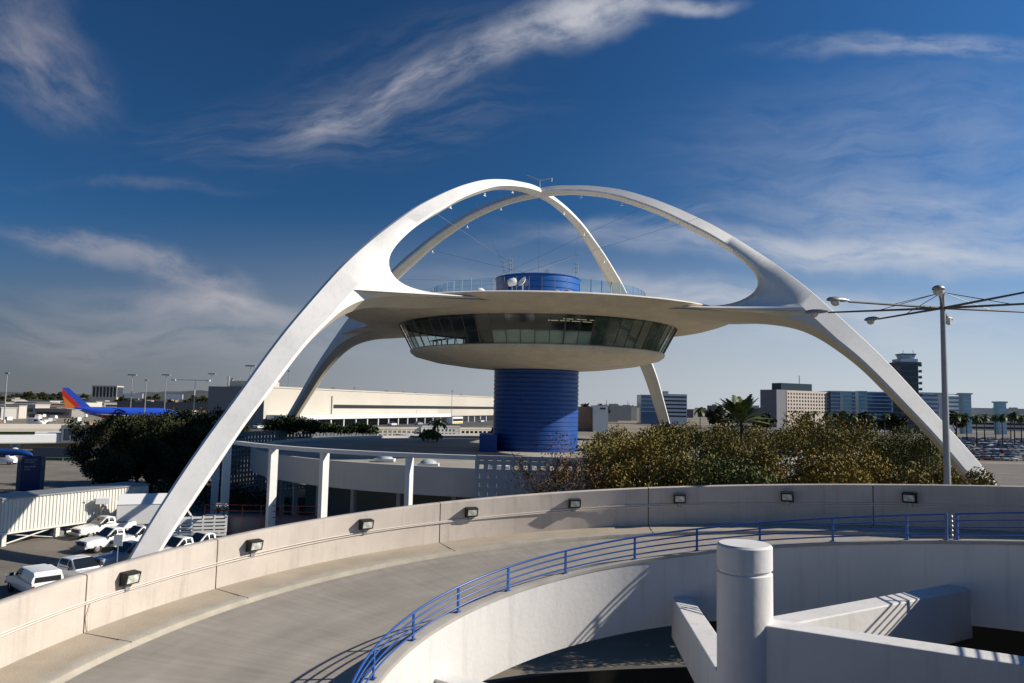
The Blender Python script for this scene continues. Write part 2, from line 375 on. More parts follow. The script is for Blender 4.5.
# right hand road in front of the car park
g = MB(); g.add([(70, 95, .008), (400, 95, .008), (400, 215, .008), (70, 215, .008)], [(0, 1, 2, 3)])
tag(g.build('access_road', 'asphalt'), kind='structure')
g = MB(); g.add([(100, 225, .008), (900, 225, .008), (900, 640, .008), (100, 640, .008)], [(0, 1, 2, 3)])
tag(g.build('car_park_surface', 'asphalt'), kind='structure')
g = MB()
for yy in (120, 135, 165, 180):
    for i in range(14): g.add([(90+i*12, yy, .014), (94+i*12, yy, .014), (94+i*12, yy+.2, .014), (90+i*12, yy+.2, .014)], [(0, 1, 2, 3)])
for i in range(4):
    x = -52+i*2.9; g.add([(x, 52, LZ+.006), (x+.12, 52, LZ+.006), (x-2.4+.12, 57, LZ+.006), (x-2.4, 57, LZ+.006)], [(0, 1, 2, 3)])
tag(g.build('painted_markings', 'stripe'), kind='structure')
# raised apron of the airfield (left) with its retaining face
g = MB(); AP = 3.7; g.box(-1400, -70, 192, 1600, -.5, AP)
tag(g.build('apron', 'ground'), kind='structure')
# hills
def hills(name, y0, x0, x1, h, m, seed):
    random.seed(seed); b = MB(); n = 120; vs = []
    for i in range(n+1):
        x = x0+(x1-x0)*i/n; t = i/n
        hh = h*(.45+.35*math.sin(t*7+seed)+.2*math.sin(t*23+seed*2)+.12*random.random())*math.sin(PI*min(1, max(0, t)))**.3
        vs += [(x, y0, -5), (x, y0+400, max(8, hh)), (x, y0+1500, -5)]
    fs = []
    for i in range(n):
        for k in range(2): fs.append((i*3+k, (i+1)*3+k, (i+1)*3+k+1, i*3+k+1))
    b.add(vs, fs); tag(b.build(name, m, smooth=60), kind='structure')
M['hill'] = mat('hill scrub', (.06, .066, .07), .95, .3, .004)
hills('hills', 4200, -5200, 200, 62, 'hill', 3)

# ------------------------------------------------------------ spiral ramp
RC = (3.26, 10.66); RI, RO = 5.25, 12.04
def zd(ph): return E - 2.32 - .82*ph         # deck height at angle ph (radians)
PH0, PH1 = R(-52), R(-52) + 2*PI*3.05
def helix(prof_fn, p0, p1, step=R(2.0), caps=True):
    n = max(2, int((p1-p0)/step)); b = MB(); vs = []; L = None
    for i in range(n+1):
        ph = p0+(p1-p0)*i/n; pr = prof_fn(ph); L = len(pr)
        for r_, z in pr: vs.append((RC[0]+r_*math.cos(ph), RC[1]+r_*math.sin(ph), z))
    fs = []
    for i in range(n):
        for k in range(L): fs.append((i*L+k, (i+1)*L+k, (i+1)*L+(k+1) % L, i*L+(k+1) % L))
    if caps: fs.append(tuple(range(L))); fs.append(tuple(n*L+k for k in range(L-1, -1, -1)))
    b.add(vs, fs); return b
PE = R(780)
ramp = empty('spiral_ramp', (0, 0, 0)); tag(ramp, 'pale concrete car park spiral ramp winding down around a white column', 'ramp')
PM = R(318)
M['lowerdeck'] = mat('shade-darkened lower deck', (.05, .047, .043), .9, .5, .8)  # base colour darkened to stand in for shade on the lower turns
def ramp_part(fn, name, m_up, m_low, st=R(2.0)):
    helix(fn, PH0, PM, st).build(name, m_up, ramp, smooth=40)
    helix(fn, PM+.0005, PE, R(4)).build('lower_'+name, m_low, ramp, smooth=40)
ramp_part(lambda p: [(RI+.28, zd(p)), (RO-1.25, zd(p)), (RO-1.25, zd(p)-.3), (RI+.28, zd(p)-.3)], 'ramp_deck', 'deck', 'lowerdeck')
# road joints: radial sealed joints in the deck
# curb walk along the outer wall
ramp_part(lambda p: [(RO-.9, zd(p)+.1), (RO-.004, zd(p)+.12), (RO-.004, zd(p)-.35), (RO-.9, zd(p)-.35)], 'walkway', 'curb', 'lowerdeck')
helix(lambda p: [(RO-1.24, zd(p)-.01), (RO-1.2, zd(p)+.09), (RO-1.17, zd(p)+.105), (RO-.905, zd(p)+.107), (RO-.905, zd(p)-.3), (RO-1.24, zd(p)-.3)], PH0, PM).build('curb', 'curbedge', ramp, smooth=40)
# inner ring wall
helix(lambda p: [(RI, zd(p)-.82), (RI, zd(p)+.525), (RI+.28, zd(p)+.525), (RI+.28, zd(p)-.82)], PH0, PM).build('inner_ring_wall', 'drum', ramp, smooth=40)
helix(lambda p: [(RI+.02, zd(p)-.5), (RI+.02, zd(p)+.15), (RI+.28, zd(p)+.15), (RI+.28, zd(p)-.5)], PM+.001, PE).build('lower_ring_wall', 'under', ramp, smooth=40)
helix(lambda p: [(RI-.012, zd(p)+.528), (RI-.012, zd(p)+.585), (RI+.01, zd(p)+.595), (RI+.292, zd(p)+.595), (RI+.292, zd(p)+.528)], PH0, PM).build('coping', 'coping', ramp, smooth=40)
# outer parapet in panels with open joints
JP = [R(a) for a in (-52, -18, 12, 41, 61, 82, 104, 126, 149, 171, 193)]
# joint angles from the picture: solved so that the seams fall at the seen columns
def ph_of_px(px, R_):
    best = None
    for i in range(400):
        ph = R(-10)+R(190)*i/400
        x = RC[0]+R_*math.cos(ph); y = RC[1]+R_*math.sin(ph)
        if y < 2: continue
        e = abs(col_of(x, y, zd(ph)+.6-E)-px)
        if best is None or e < best[0]: best = (e, ph)
    return best[1]
joints = [ph_of_px(p, RO) for p in (875, 647, 439, 215, 84)]
joints = [R(-52), joints[0]-R(46), joints[0]-R(23)] + joints + [joints[-1]+R(k) for k in (23, 46, 69, 92, 115, 138)]
joints = sorted(joints)
for i in range(len(joints)-1):
    a, b_ = joints[i]+.0012, joints[i+1]-.0012
    seg = helix(lambda p: [(RO, zd(p)-.5), (RO, zd(p)+1.18), (RO+.025, zd(p)+1.2), (RO+.225, zd(p)+1.2), (RO+.25, zd(p)+1.18), (RO+.25, zd(p)-.5)], a, b_)
    seg.build('parapet_panel', 'parapet', ramp, smooth=40)
for j in joints[1:-1]:
    helix(lambda p: [(RO+.012, zd(p)-.45), (RO+.012, zd(p)+1.185), (RO+.235, zd(p)+1.185), (RO+.235, zd(p)-.45)], j-.0014, j+.0014, R(.05)).build('joint_seal', 'seal', ramp)
for j in joints[2:-3]:
    helix(lambda p: [(RO-1.2, zd(p)+.108), (RO-.005, zd(p)+.124), (RO-.005, zd(p)+.1), (RO-1.2, zd(p)+.09)], j-.0005, j+.0005, R(.05)).build('walkway_joint', 'under', ramp)
# the lower turns keep a plain outer wall
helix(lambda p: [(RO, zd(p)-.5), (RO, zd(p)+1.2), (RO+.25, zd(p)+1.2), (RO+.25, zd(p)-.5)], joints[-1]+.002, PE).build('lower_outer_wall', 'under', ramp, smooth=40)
# white column and spokes
colr = .37; ztop = E - 1.83
c = MB(); c.lathe([(0, ztop), (colr-.03, ztop), (colr, ztop-.03), (colr, ztop-.33), (colr-.025, ztop-.345), (colr-.025, ztop-.375), (colr, ztop-.39), (colr, -.1), (0, -.1)], 48, None, RC)
c.build('centre_column', 'drum', ramp, smooth=35)
for az, zt in ((31, -2.95), (86.5, -3.84), (146, -4.69), (206, -5.5), (-29, -2.84)):
    for turn in range(3):
        L = RI - colr + .35 if turn == 0 else RI
        mt = Matrix.Translation((RC[0], RC[1], E+zt-5.15*turn)) @ Matrix.Rotation(R(az), 4, 'Z')
        b = MB(); b.box(colr-.06, RI+.05, -.2, .2, -.82, 0)
        b.v = [tuple(mt @ Vector(q)) for q in b.v]
        bevel(b.build('spoke_beam', 'drum', ramp), .02)
helix(lambda p: [(RO+.03, zd(p)-.52), (RO+.22, zd(p)-.52), (RO+.22, zd(p)-4.4), (RO+.03, zd(p)-4.4)], PH0, R(78)).build('gap_darkening_wall', 'under', ramp, smooth=40)  # added wall closing the gap below the deck so that it stays dark
# railing on the inner wall
rail = empty('blue_railing', (0, 0, 0)); tag(rail, 'blue four bar steel railing along the inner edge of the ramp', 'railing')
gap = ph_of_px(951, RI+.14)
def railz(p): return zd(p)+.595
segs = [(gap+.008, R(330)), (PH0, gap-.018)]
for a, b_ in segs:
    n = int((b_-a)/R(1.5))
    for k in range(4):
        h = .09+k*.117
        pts = [(RC[0]+(RI+.1)*math.cos(a+(b_-a)*i/n), RC[1]+(RI+.1)*math.sin(a+(b_-a)*i/n), railz(a+(b_-a)*i/n)+h) for i in range(n+1)]
        t = MB(); t.tube(pts, .0145 if k < 3 else .019, 8); t.build('rail', 'railblue', rail, smooth=50)
posts = [ph_of_px(p, RI+.14) for p in (909, 833, 760.6, 697, 635, 564, 506, 455.6, 410.5)]
dl = (posts[-1]-posts[0])/(len(posts)-1)
posts += [posts[-1]+dl*k for k in range(1, 7)] + [gap+.012, gap-.022] + [gap-.022-dl*k for k in range(1, 4)]
for p in posts:
    x, y = RC[0]+(RI+.1)*math.cos(p), RC[1]+(RI+.1)*math.sin(p)
    mt = Matrix.Translation((x, y, railz(p))) @ Matrix.Rotation(p, 4, 'Z')
    b = MB(); b.box(-.012, .012, -.022, .022, -.005, .45); b.box(-.04, .04, -.05, .05, 0, .012)
    b.v = [tuple(mt @ Vector(q)) for q in b.v]; b.build('post', 'railblue', rail)
ch = MB(); p = gap-.005; ch.tube([(RC[0]+(RI+.1)*math.cos(p), RC[1]+(RI+.1)*math.sin(p), railz(p)+.02+k*.02) for k in range(22)], [.012 if k % 4 < 2 else .024 for k in range(22)], 8)
ch.build('gap_chain', 'steel', rail)
# conduit on the outer wall
cd = empty('wall_conduit', (0, 0, 0)); tag(cd, 'twin thin pipes running along the curved concrete parapet under the floodlights', 'conduit')
a, b_ = R(-5), R(205); n = 200
for k, h in enumerate((.70, .655)):
    pts = []
    for i in range(n+1):
        p = a+(b_-a)*i/n; pts.append((RC[0]+(RO-.03)*math.cos(p), RC[1]+(RO-.03)*math.sin(p), zd(p)+h+.012*math.sin(p*9+k)))
    t = MB(); t.tube(pts, .012, 6); t.build('pipe', 'conduit', cd, smooth=50)
t = MB(); p = ph_of_px(88, RO); t.tube([(RC[0]+(RO-.03)*math.cos(p), RC[1]+(RO-.03)*math.sin(p), zd(p)+.66), (RC[0]+(RO-.04)*math.cos(p+.006), RC[1]+(RO-.04)*math.sin(p+.006), zd(p)+.4), (RC[0]+(RO-.03)*math.cos(p+.002), RC[1]+(RO-.03)*math.sin(p+.002), zd(p)+.13)], .009, 6); t.build('pipe', 'conduit', cd)
# floodlights
fl_labels = ['nearest of the black floodlights on the parapet, at the far left above the parked vehicles', 'black floodlight on the parapet just right of the arch foot, second from the left',
 'black floodlight on the parapet below the third white pergola post', 'black floodlight on the parapet below the right-hand pergola post and grey wall',
 'black floodlight on the parapet in front of the rust coloured bare tree', 'black floodlight on the shaded parapet left of the white column',
 'black floodlight on the shaded parapet right of the white column', 'black floodlight on the shaded parapet left of the tall lamp pole']
fp = None
for (px, py), lb in zip([(131, 575), (255, 543), (367, 522), (472, 510), (574, 501), (678, 496), (789, 493), (909, 493)], fl_labels):
    ph = ph_of_px(px, RO-.1)
    x, y = RC[0]+(RO-.01)*math.cos(ph), RC[1]+(RO-.01)*math.sin(ph)
    if fp is None:
        fp = empty('floodlight'); b = MB()
        b.add([(-.17, 0, -.14), (.17, 0, -.14), (.17, 0, .15), (-.17, 0, .15), (-.17, -.16, -.10), (.17, -.16, -.10), (.17, -.22, .13), (-.17, -.22, .13)],
              [(0, 1, 2, 3), (7, 6, 5, 4), (0, 4, 5, 1), (1, 5, 6, 2), (2, 6, 7, 3), (3, 7, 4, 0)])
        bevel(b.build('housing', 'black', fp), .012)
        b = MB(); b.add([(-.13, -.169, -.075), (.13, -.169, -.075), (.13, -.212, .09), (-.13, -.212, .09)], [(0, 1, 2, 3)])
        b.add([(-.13, -.160, -.075), (.13, -.160, -.075), (.13, -.205, .09), (-.13, -.205, .09)], [(0, 3, 2, 1)])
        b.build('lens', 'lens', fp)
        b = MB(); b.box(-.05, .05, -.05, 0, -.24, -.13); b.build('junction_box', 'steel', fp)
        o = fp
    else: o = copy_tree(fp)
    o.location = (x, y, zd(ph)+.86+(.04 if px < 400 else 0)); o.rotation_euler = (0, 0, ph-PI/2)
    tag(o, lb, 'floodlight', 'floodlights along the ramp parapet')
# roof deck where the photograph was taken from
g = MB(); g.box(-9, 34, -30, 3.2, E-2.1, E-1.72)
tag(g.build('roof_deck', 'deck'), kind='structure')

# ------------------------------------------------------------ the arched restaurant building
TC = Vector((3.1, 94.0)); AZ0 = R(235.3)
tb = empty('arched_building', (TC.x, TC.y, 0)); tag(tb, 'flying saucer shaped restaurant building hung under four crossing white arches', 'building')
outer = [(-.4, 27.35), (2, 27.32), (4.5, 27.0), (7.5, 26.5), (11.3, 25.5), (14.6, 24.2), (17.4, 22.85), (20.2, 21.3), (23, 19.6), (26.4, 17.15), (29.5, 14.7), (32.8, 11.75), (37.1, 7.15), (39.6, 4.2), (42.2, .8), (45.4, -3.35), (47.7, -6.6), (50, -10.2), (52.6, -14.8)]
inner = [(51.0, -14.8), (48.7, -11.1), (46.7, -8.3), (44.7, -5.6), (42.3, -2.2), (39.5, 1.2), (37.1, 4.0), (34.9, 6.0), (32.8, 7.45), (30.5, 8.4), (27.5, 8.95), (24.5, 9.15), (21, 9.5), (17.5, 9.95)]
hole = [(17.5, 10.0), (20, 10.15), (22.2, 10.4), (24.2, 10.7), (25.9, 11.3), (27.0, 12.15), (27.4, 13.2), (26.9, 14.4), (25.2, 16.1), (22.6, 18.0), (20.3, 19.4), (17.1, 21.35), (13.8, 23.0), (10, 24.6), (6.1, 25.6), (3, 26.05), (-.4, 26.2)]
def densify(pts, step=.7, it=1):
    out = []
    P = [Vector(p) for p in pts]
    for i in range(len(P)-1):
        p0 = P[max(i-1, 0)]; p1 = P[i]; p2 = P[i+1]; p3 = P[min(i+2, len(P)-1)]
        n = max(1, int((p2-p1).length/step))
        for k in range(n):
            t = k/n
            out.append(.5*((2*p1)+(p2-p0)*t+(2*p0-5*p1+4*p2-p3)*t*t+(3*p1-p0-3*p2+p3)*t**3))
    out.append(P[-1]); return out
loop_sections = [densify(outer, .6), densify(inner, .5), densify(hole, .32)]
poly = []
for s_ in loop_sections: poly += s_
npt = len(poly)
def sstep(x, a, b):
    t = max(0, min(1, (x-a)/(b-a))); return t*t*(3-2*t)
def flare(q):
    return (1-sstep(q[1], 11.4, 13.2))*(1-sstep(q[0], 19.5, 30.5))
def halfw(q):
    r_, z = q
    wv = .85 + .75*sstep(r_, 8, 27) - .45*sstep(r_, 31, 50)
    return wv + 7.0*flare(q)**2
# inward offset with limited thickness
segs2 = [(poly[i], poly[(i+1) % npt]) for i in range(npt)]
def raydist(p, d):
    best = 1e9
    for a, b in segs2:
        e = b-a; den = d.x*e.y-d.y*e.x
        if abs(den) < 1e-9: continue
        t = ((a.x-p.x)*e.y-(a.y-p.y)*e.x)/den; s_ = ((a.x-p.x)*d.y-(a.y-p.y)*d.x)/den
        if t > .05 and 0 <= s_ <= 1: best = min(best, t)
    return best
area = sum(a.x*b.y-b.x*a.y for a, b in segs2)
sgn = 1 if area > 0 else -1
off = []
for si, s_ in enumerate(loop_sections):
    nn, tt = [], []
    for k, p in enumerate(s_):
        a = s_[max(k-1, 0)]; b = s_[min(k+1, len(s_)-1)]; d = (b-a).normalized(); n_ = Vector((-d.y, d.x))*sgn
        nn.append(n_); tt.append(min((2.1/.60 if si == 0 else .85/.27), raydist(p+n_*.01, n_)))
    for _ in range(14):
        tt = [min(tt[k], (tt[max(k-1, 0)]+2*tt[k]+tt[min(k+1, len(tt)-1)])/4) for k in range(len(tt))]
        nn = [(nn[max(k-1, 0)]+nn[k]*2+nn[min(k+1, len(nn)-1)]).normalized() if 0 < k < len(nn)-1 else nn[k] for k in range(len(nn))]
    for p, n_, T in zip(s_, nn, tt):
        fl = flare(p); c_ = min(.60*T, .98*halfw(p)) if si == 0 else .27*T
        if si == 2: c_ = c_*(1-fl)+.10*fl
        if si == 1: c_ = c_*(1-fl)+.66*min(T, 2.4)*fl
        off.append(p+n_*c_)
sec_of = [si for si, s_ in enumerate(loop_sections) for _ in s_]
corners = {0, npt-1, len(loop_sections[0])-1, len(loop_sections[0]), len(loop_sections[0])+len(loop_sections[1])-1, len(loop_sections[0])+len(loop_sections[1])}
def make_leg(az, dz, ext=0, ws=1.0):
    b = MB(); ca, sa = math.cos(az), math.sin(az)
    def P3(q, h): h *= ws+(1-ws)*flare(q); x = q.x+ext*sstep(q.x, 33, 46); return (x*ca-h*sa, x*sa+h*ca, E+q.y+dz)
    vs = []
    for q, qo, si in zip(poly, off, sec_of):
        W_ = halfw(q); fl = flare(q); a = .42*W_
        if si == 0: a = .13*W_
        if si == 2: a = (.30+.67*fl)*W_
        if si == 1: a = (.30+.12*fl)*W_
        vs += [P3(q, -a), P3(q, a), P3(qo, -halfw(qo)), P3(qo, halfw(qo))]
    fs = []
    for i in range(npt):
        j = (i+1) % npt
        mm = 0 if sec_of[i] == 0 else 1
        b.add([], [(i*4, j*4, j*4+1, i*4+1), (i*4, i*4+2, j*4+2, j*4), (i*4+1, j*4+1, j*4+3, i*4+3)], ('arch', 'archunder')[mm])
    tris = geometry.tessellate_polygon([[Vector((q.x, q.y, 0)) for q in off]])
    b.add([], [tuple(i*4+2 for i in t) for t in tris]+[tuple(i*4+3 for i in reversed(t)) for t in tris], 'arch')
    b.v = vs
    o = b.build('arch_leg', None, tb)
    for p_ in o.data.polygons: p_.use_smooth = True
    n4 = npt*4
    for e in o.data.edges:
        a_, c_ = e.vertices
        e.use_edge_sharp = (a_ % 4 == c_ % 4 and a_ % 4 < 2) or (a_ % 4 == c_ % 4 and abs(a_-c_) in (4, n4-4) and not (25 < poly[a_//4].x < 34 and poly[a_//4].y > 12)) or (a_//4 == c_//4 and (a_//4 in corners))
    return o
for k in range(4): make_leg(AZ0+k*PI/2+R((0, 0, 2.2, 2.0)[k]), 0 if k % 2 == 0 else .004, .5 if k == 1 else 0, .72 if k > 1 else 1.0)
def lz(z): return E+z
d = MB(); d.lathe([(16.6, lz(9.42)), (17.5, lz(9.36)), (19.5, lz(9.48)), (21.5, lz(9.78)), (22.9, lz(10.2)), (23.6, lz(10.48)), (23.7, lz(10.56)), (23.66, lz(10.64))], 128); d.build('disc_underside', 'disc', tb, smooth=40)
d = MB(); d.lathe([(23.66, lz(10.64)), (23.3, lz(10.76)), (22, lz(10.9)), (17, lz(11.5)), (13, lz(12.1)), (5.1, lz(12.4))], 128); d.build('disc_roof', 'rooftop', tb, smooth=40)
d = MB(); d.lathe([(16.6, lz(9.41)), (16.3, lz(9.3)), (16.3, lz(9.1))], 96); d.build('window_head', 'mullion', tb, smooth=30)
d = MB(); d.lathe([(14.9, lz(6.47)), (15.4, lz(6.45)), (15.6, lz(6.33)), (15.5, lz(6.05)), (15.0, lz(5.68)), (12.5, lz(5.05)), (9, lz(4.6)), (5.1, lz(4.3))], 128); d.build('lower_dish', 'disc', tb, smooth=50)
d = MB(); d.lathe([(5.2, lz(6.38)), (14.95, lz(6.4))], 96); d.build('restaurant_floor', 'interior', tb)
d = MB(); d.lathe([(5.2, lz(9.3)), (16.4, lz(9.3))], 96); d.build('restaurant_ceiling', 'interior', tb)
d = MB(); d.lathe([(9.0, lz(6.4)), (9.0, lz(9.3))], 96); d.build('inner_partition', 'interior', tb)
nw = 66
random.seed(4)
for k in range(nw):
    a0_, a1_ = 2*PI*k/nw, 2*PI*(k+1)/nw
    if math.sin((a0_+a1_)/2) > .25: continue       # far side is never seen
    zt, zb, rt, rb = lz(9.40), lz(6.46), 17.0, 15.42
    f = empty('window', (0, 0, 0)); f.parent = tb
    g = MB(); g.add([(rb*math.cos(a0_), rb*math.sin(a0_), zb), (rb*math.cos(a1_), rb*math.sin(a1_), zb), (rt*math.cos(a1_), rt*math.sin(a1_), zt), (rt*math.cos(a0_), rt*math.sin(a0_), zt)], [(0, 1, 2, 3)])
    g.build('pane', 'glass', f)
    g = MB(); thick = .13 if k % 6 == 3 else .06
    mt = Matrix.Rotation(a0_, 4, 'Z')
    g.tube([mt @ Vector((rb+.02, 0, zb)), mt @ Vector((rt+.02, 0, zt))], thick*.8, 4)
    mid = .42; rm = rb+(rt-rb)*mid; zm = zb+(zt-zb)*mid
    if not (R(255) < a0_ < R(262)): g.tube([(rm*math.cos(a0_), rm*math.sin(a0_), zm), (rm*math.cos(a1_), rm*math.sin(a1_), zm)], .03, 4)
    g.build('mullion', 'mullion', f)
    deg = math.degrees(a0_)
    if 250 < deg < 284:
        g = MB(); r2, r3 = rb-.14, rm-.14
        g.add([(r2*math.cos(a0_), r2*math.sin(a0_), zb), (r2*math.cos(a1_), r2*math.sin(a1_), zb), (r3*math.cos(a1_), r3*math.sin(a1_), zm+.1), (r3*math.cos(a0_), r3*math.sin(a0_), zm+.1)], [(0, 1, 2, 3)])
        g.build('blind', 'blind', f)
    elif 286 < deg < 335:
        g = MB(); r2, r3 = rb-.35, rt-.35; s1 = 0; a1b = a1_+.002
        g.add([(r2*math.cos(a0_), r2*math.sin(a0_), zb+s1), (r2*math.cos(a1b), r2*math.sin(a1b), zb+s1), (r3*math.cos(a1b), r3*math.sin(a1b), zt-.1), (r3*math.cos(a0_), r3*math.sin(a0_), zt-.1)], [(0, 1, 2, 3)])
        g.build('blind', 'blind_dark', f)
g = MB()
for a in range(238, 262, 6):
    for rr in (12.6, 14.4):
        mt = Matrix.Rotation(R(a+rr*3), 4, 'Z'); g.box(rr-.05, rr+.05, -.55, .55, lz(9.16), lz(9.22), None, mt)
g.build('ceiling_lamps', 'light', tb)
g = MB()
for a in range(200, 345, 6):
    mt = Matrix.Rotation(R(a), 4, 'Z'); g.box(12.8, 13.6, -.35, .35, lz(7.3), lz(7.36), None, mt); g.box(13.15, 13.25, -.05, .05, lz(6.6), lz(7.3), None, mt)
g.build('dining_tables', 'interior', tb)
# core
prof = [(5.12, 6.8)]
z = 7.0
while z < lz(4.45):
    prof += [(5.14, z), (5.22, z+.06), (5.22, z+.40), (5.14, z+.46)]; z += .52
core = MB(); core.lathe(prof, 96); core.build('blue_core', 'blue', tb, smooth=30)
prof = [(5.17, lz(12.2))]; z = lz(11.75)
for k in range(5): prof += [(5.17, z), (5.25, z+.05), (5.25, z+.66), (5.17, z+.71)]; z += .76
prof += [(5.35, z), (5.38, z+.06), (5.30, z+.1), (0, z+.12)]
core = MB(); core.lathe(prof, 96); core.build('upper_drum', 'bluetop', tb, smooth=30)
g = MB(); g.box(-6.6, -4.6, -6.5, -1.5, 8.2, 10.2); g.build('core_annex', 'blue', tb)
# roof terrace balustrade
for k in range(60):
    a0_, a1_ = 2*PI*k/60, 2*PI*(k+1)/60; rr = 13.2; z0_, z1_ = lz(12.0), lz(13.8)
    mt = Matrix.Rotation(a0_, 4, 'Z'); g = MB(); g.box(rr-.03, rr+.03, -.03, .03, z0_, z1_+.03, None, mt); pst = g.build('balustrade_post', 'steel', tb)
    g = MB(); g.add([(rr*math.cos(a0_), rr*math.sin(a0_), z0_+.1), (rr*math.cos(a1_), rr*math.sin(a1_), z0_+.1), (rr*math.cos(a1_), rr*math.sin(a1_), z1_), (rr*math.cos(a0_), rr*math.sin(a0_), z1_)], [(0, 1, 2, 3)])
    g.build('balustrade_pane', 'clearglass', pst)
# bird wires, apex frame
random.seed(2)
wires = [((0, 0, 26.3), (0, -1, 15.7)), ((-12, -15, 20.4), (-1, -2, 15.7)), ((-8, -10, 23.9), (-4, -4, 15.7)), ((12, -9, 23.0), (-6, 1, 15.7)), ((17, -13.5, 20.6), (-3, -3, 15.7)),
         ((10, 12.5, 23.0), (-3, 0, 15.7)), ((13.5, 17, 19.8), (2, 3, 15.7)), ((-14, 11, 21.2), (2, 0, 15.7)), ((-19, 15, 17.8), (3, 2, 15.7)), ((6, 7.5, 25.6), (4, -1, 15.7)), ((-20, 16, 16.2), (-4.5, -1, 14.9))]
for a, b in wires:
    g = MB(); g.tube([(a[0], a[1], lz(a[2])), (b[0], b[1], lz(b[2]))], .014, 5); g.build('stay_wire', 'mullion', tb)
for az_ in range(4):
    a = AZ0+az_*PI/2
    for r_, z in ((6, 25.1), (11.5, 23.4), (17.5, 20.6)):
        g = MB(); mt = Matrix.Rotation(a, 4, 'Z'); g.box(r_-.05, r_+.05, -.05, .05, lz(z+.15), lz(z+.5), None, mt); g.box(r_-.22, r_+.22, -.04, .04, lz(z+.16), lz(z+.22), None, mt); g.build('wire_bracket', 'white', tb)
g = MB(); g.tube([(0, 0, lz(27.5)), (0, 0, lz(28.4))], .06, 6); g.tube([(-1.7, 0, lz(29.0)), (0, 0, lz(28.35)), (1.5, 0, lz(28.7))], .05, 6); g.tube([(1.5, 0, lz(28.7)), (1.5, 0, lz(28.2))], .05, 6); g.tube([(0, -.8, lz(28.3)), (0, .8, lz(28.5))], .05, 6)
g.build('beacon_frame', 'steel', tb)
# antennas
def antenna(x, y, h, lb):
    t = empty('antenna', (TC.x+x, TC.y+y, lz(15.65))); tag(t, lb, 'antenna', 'antennas on the blue drum')
    g = MB(); g.tube([(0, 0, 0), (0, 0, h)], .04, 6); g.build('mast', 'steel', t)
    g = MB()
    for k in range(3): g.tube([(-.25, 0, h*(.4+.25*k)), (.25, 0, h*(.4+.25*k))], .025, 5); g.tube([(.25, 0, h*(.4+.25*k)-.2), (.25, 0, h*(.4+.25*k)+.25)], .03, 5)
    g.build('elements', 'steel', t)
antenna(-4.3, -1.5, 2.1, 'leftmost thin antenna mast on top of the blue drum'); antenna(-3.5, -1.8, 2.3, 'second thin antenna mast from the left on the blue drum')
antenna(.9, -2.5, .9, 'short antenna near the middle of the blue drum roof'); antenna(4.6, -1.5, 2.0, 'single thin whip antenna at the right edge of the blue drum')
# dish pair
for px, lb, s_ in ((512, 'white boxed antenna unit standing left of the dish on the disc roof', 1), (522.5, 'white round dish antenna on the disc roof in front of the blue drum', 0)):
    y = TC.y-13.8; zz = zrel(291, y, px); p = at(px, y, zz)
    t = empty('satellite_dish' if not s_ else 'antenna_unit', (p.x, p.y, lz(11.8))); tag(t, lb, 'antenna')
    g = MB(); g.tube([(0, 0, 0), (0, 0, 1.0)], .09, 8); g.build('stand', 'steel', t)
    if s_:
        g = MB(); g.box(-1.0, -.45, -.3, .3, .2, 1.3); bevel(g.build('cabinet', 'signgrey', t), .05)
        g = MB(); pr = [(0, .5), (.30, .47), (.42, .3), (.42, -.3), (.3, -.5), (0, -.53)]; g.lathe(pr, 20); g.v = [tuple(Matrix.Translation((.0, 0, 1.25)) @ Matrix.Rotation(R(75), 4, 'Y') @ Vector(q)) for q in g.v]; g.build('drum_antenna', 'white', t, smooth=40)
    else:
        g = MB(); pr = [(0, 0), (.25, .04), (.45, .13), (.6, .26), (.58, .28), (.43, .16), (.2, .08), (0, .05)]; g.lathe(pr, 24); g.v = [tuple(Matrix.Translation((.1, 0, 1.2)) @ Matrix.Rotation(R(-55), 4, 'Y') @ Matrix.Rotation(R(25), 4, 'X') @ Vector(q)) for q in g.v]; g.build('reflector', 'white', t, smooth=40)
        g = MB(); g.tube([(.05, 0, 1.2), (-.4, 0, 1.42)], .03, 5); g.build('feed_arm', 'steel', t)
for px, lb in ((480, 'small white vent cap left of the antenna unit on the disc roof'), (556, 'left small grey hatch on the disc roof front'), (568, 'right small grey hatch on the disc roof front')):
    p = at(px, TC.y-18, 11.35); t = MB(); t.lathe([(0, .28), (.25, .25), (.45, .1), (.5, 0)], 16); o = t.build('roof_vent', 'white' if px == 480 else 'steel', smooth=40); o.location = (p.x, p.y, lz(11.42)); tag(o, lb, 'vent')

# ------------------------------------------------------------ base building
bb = empty('base_building', (TC.x, TC.y, 0)); tag(bb, 'low round grey walled base building beneath the raised disc', 'building')
RB = 33.0
g = MB(); g.lathe([(RB-.3, lz(-7.43)), (RB, lz(-7.43)), (RB, lz(-5.12)), (RB-.3, lz(-5.12)), (RB-.3, lz(-5.5)), (5.2, lz(-5.5))], 128); g.build('fascia_and_roof', 'greywall', bb, smooth=30)
g = MB(); g.lathe([(RB-.32, lz(-5.47)), (22, lz(-5.42)), (5.5, lz(-5.4))], 96); g.build('roof', 'roofgrey', bb)
g = MB(); g.lathe([(RB-.3, lz(-7.43)), (27, lz(-7.43)), (27, 0)], 96); g.build('recessed_wall', 'interior', bb)
for a in range(195, 345, 10):
    mt = Matrix.Rotation(R(a), 4, 'Z'); g = MB(); g.box(29.6, 30, -.2, .2, 0, lz(-7.44), None, mt); g.build('support', 'greywall', bb)
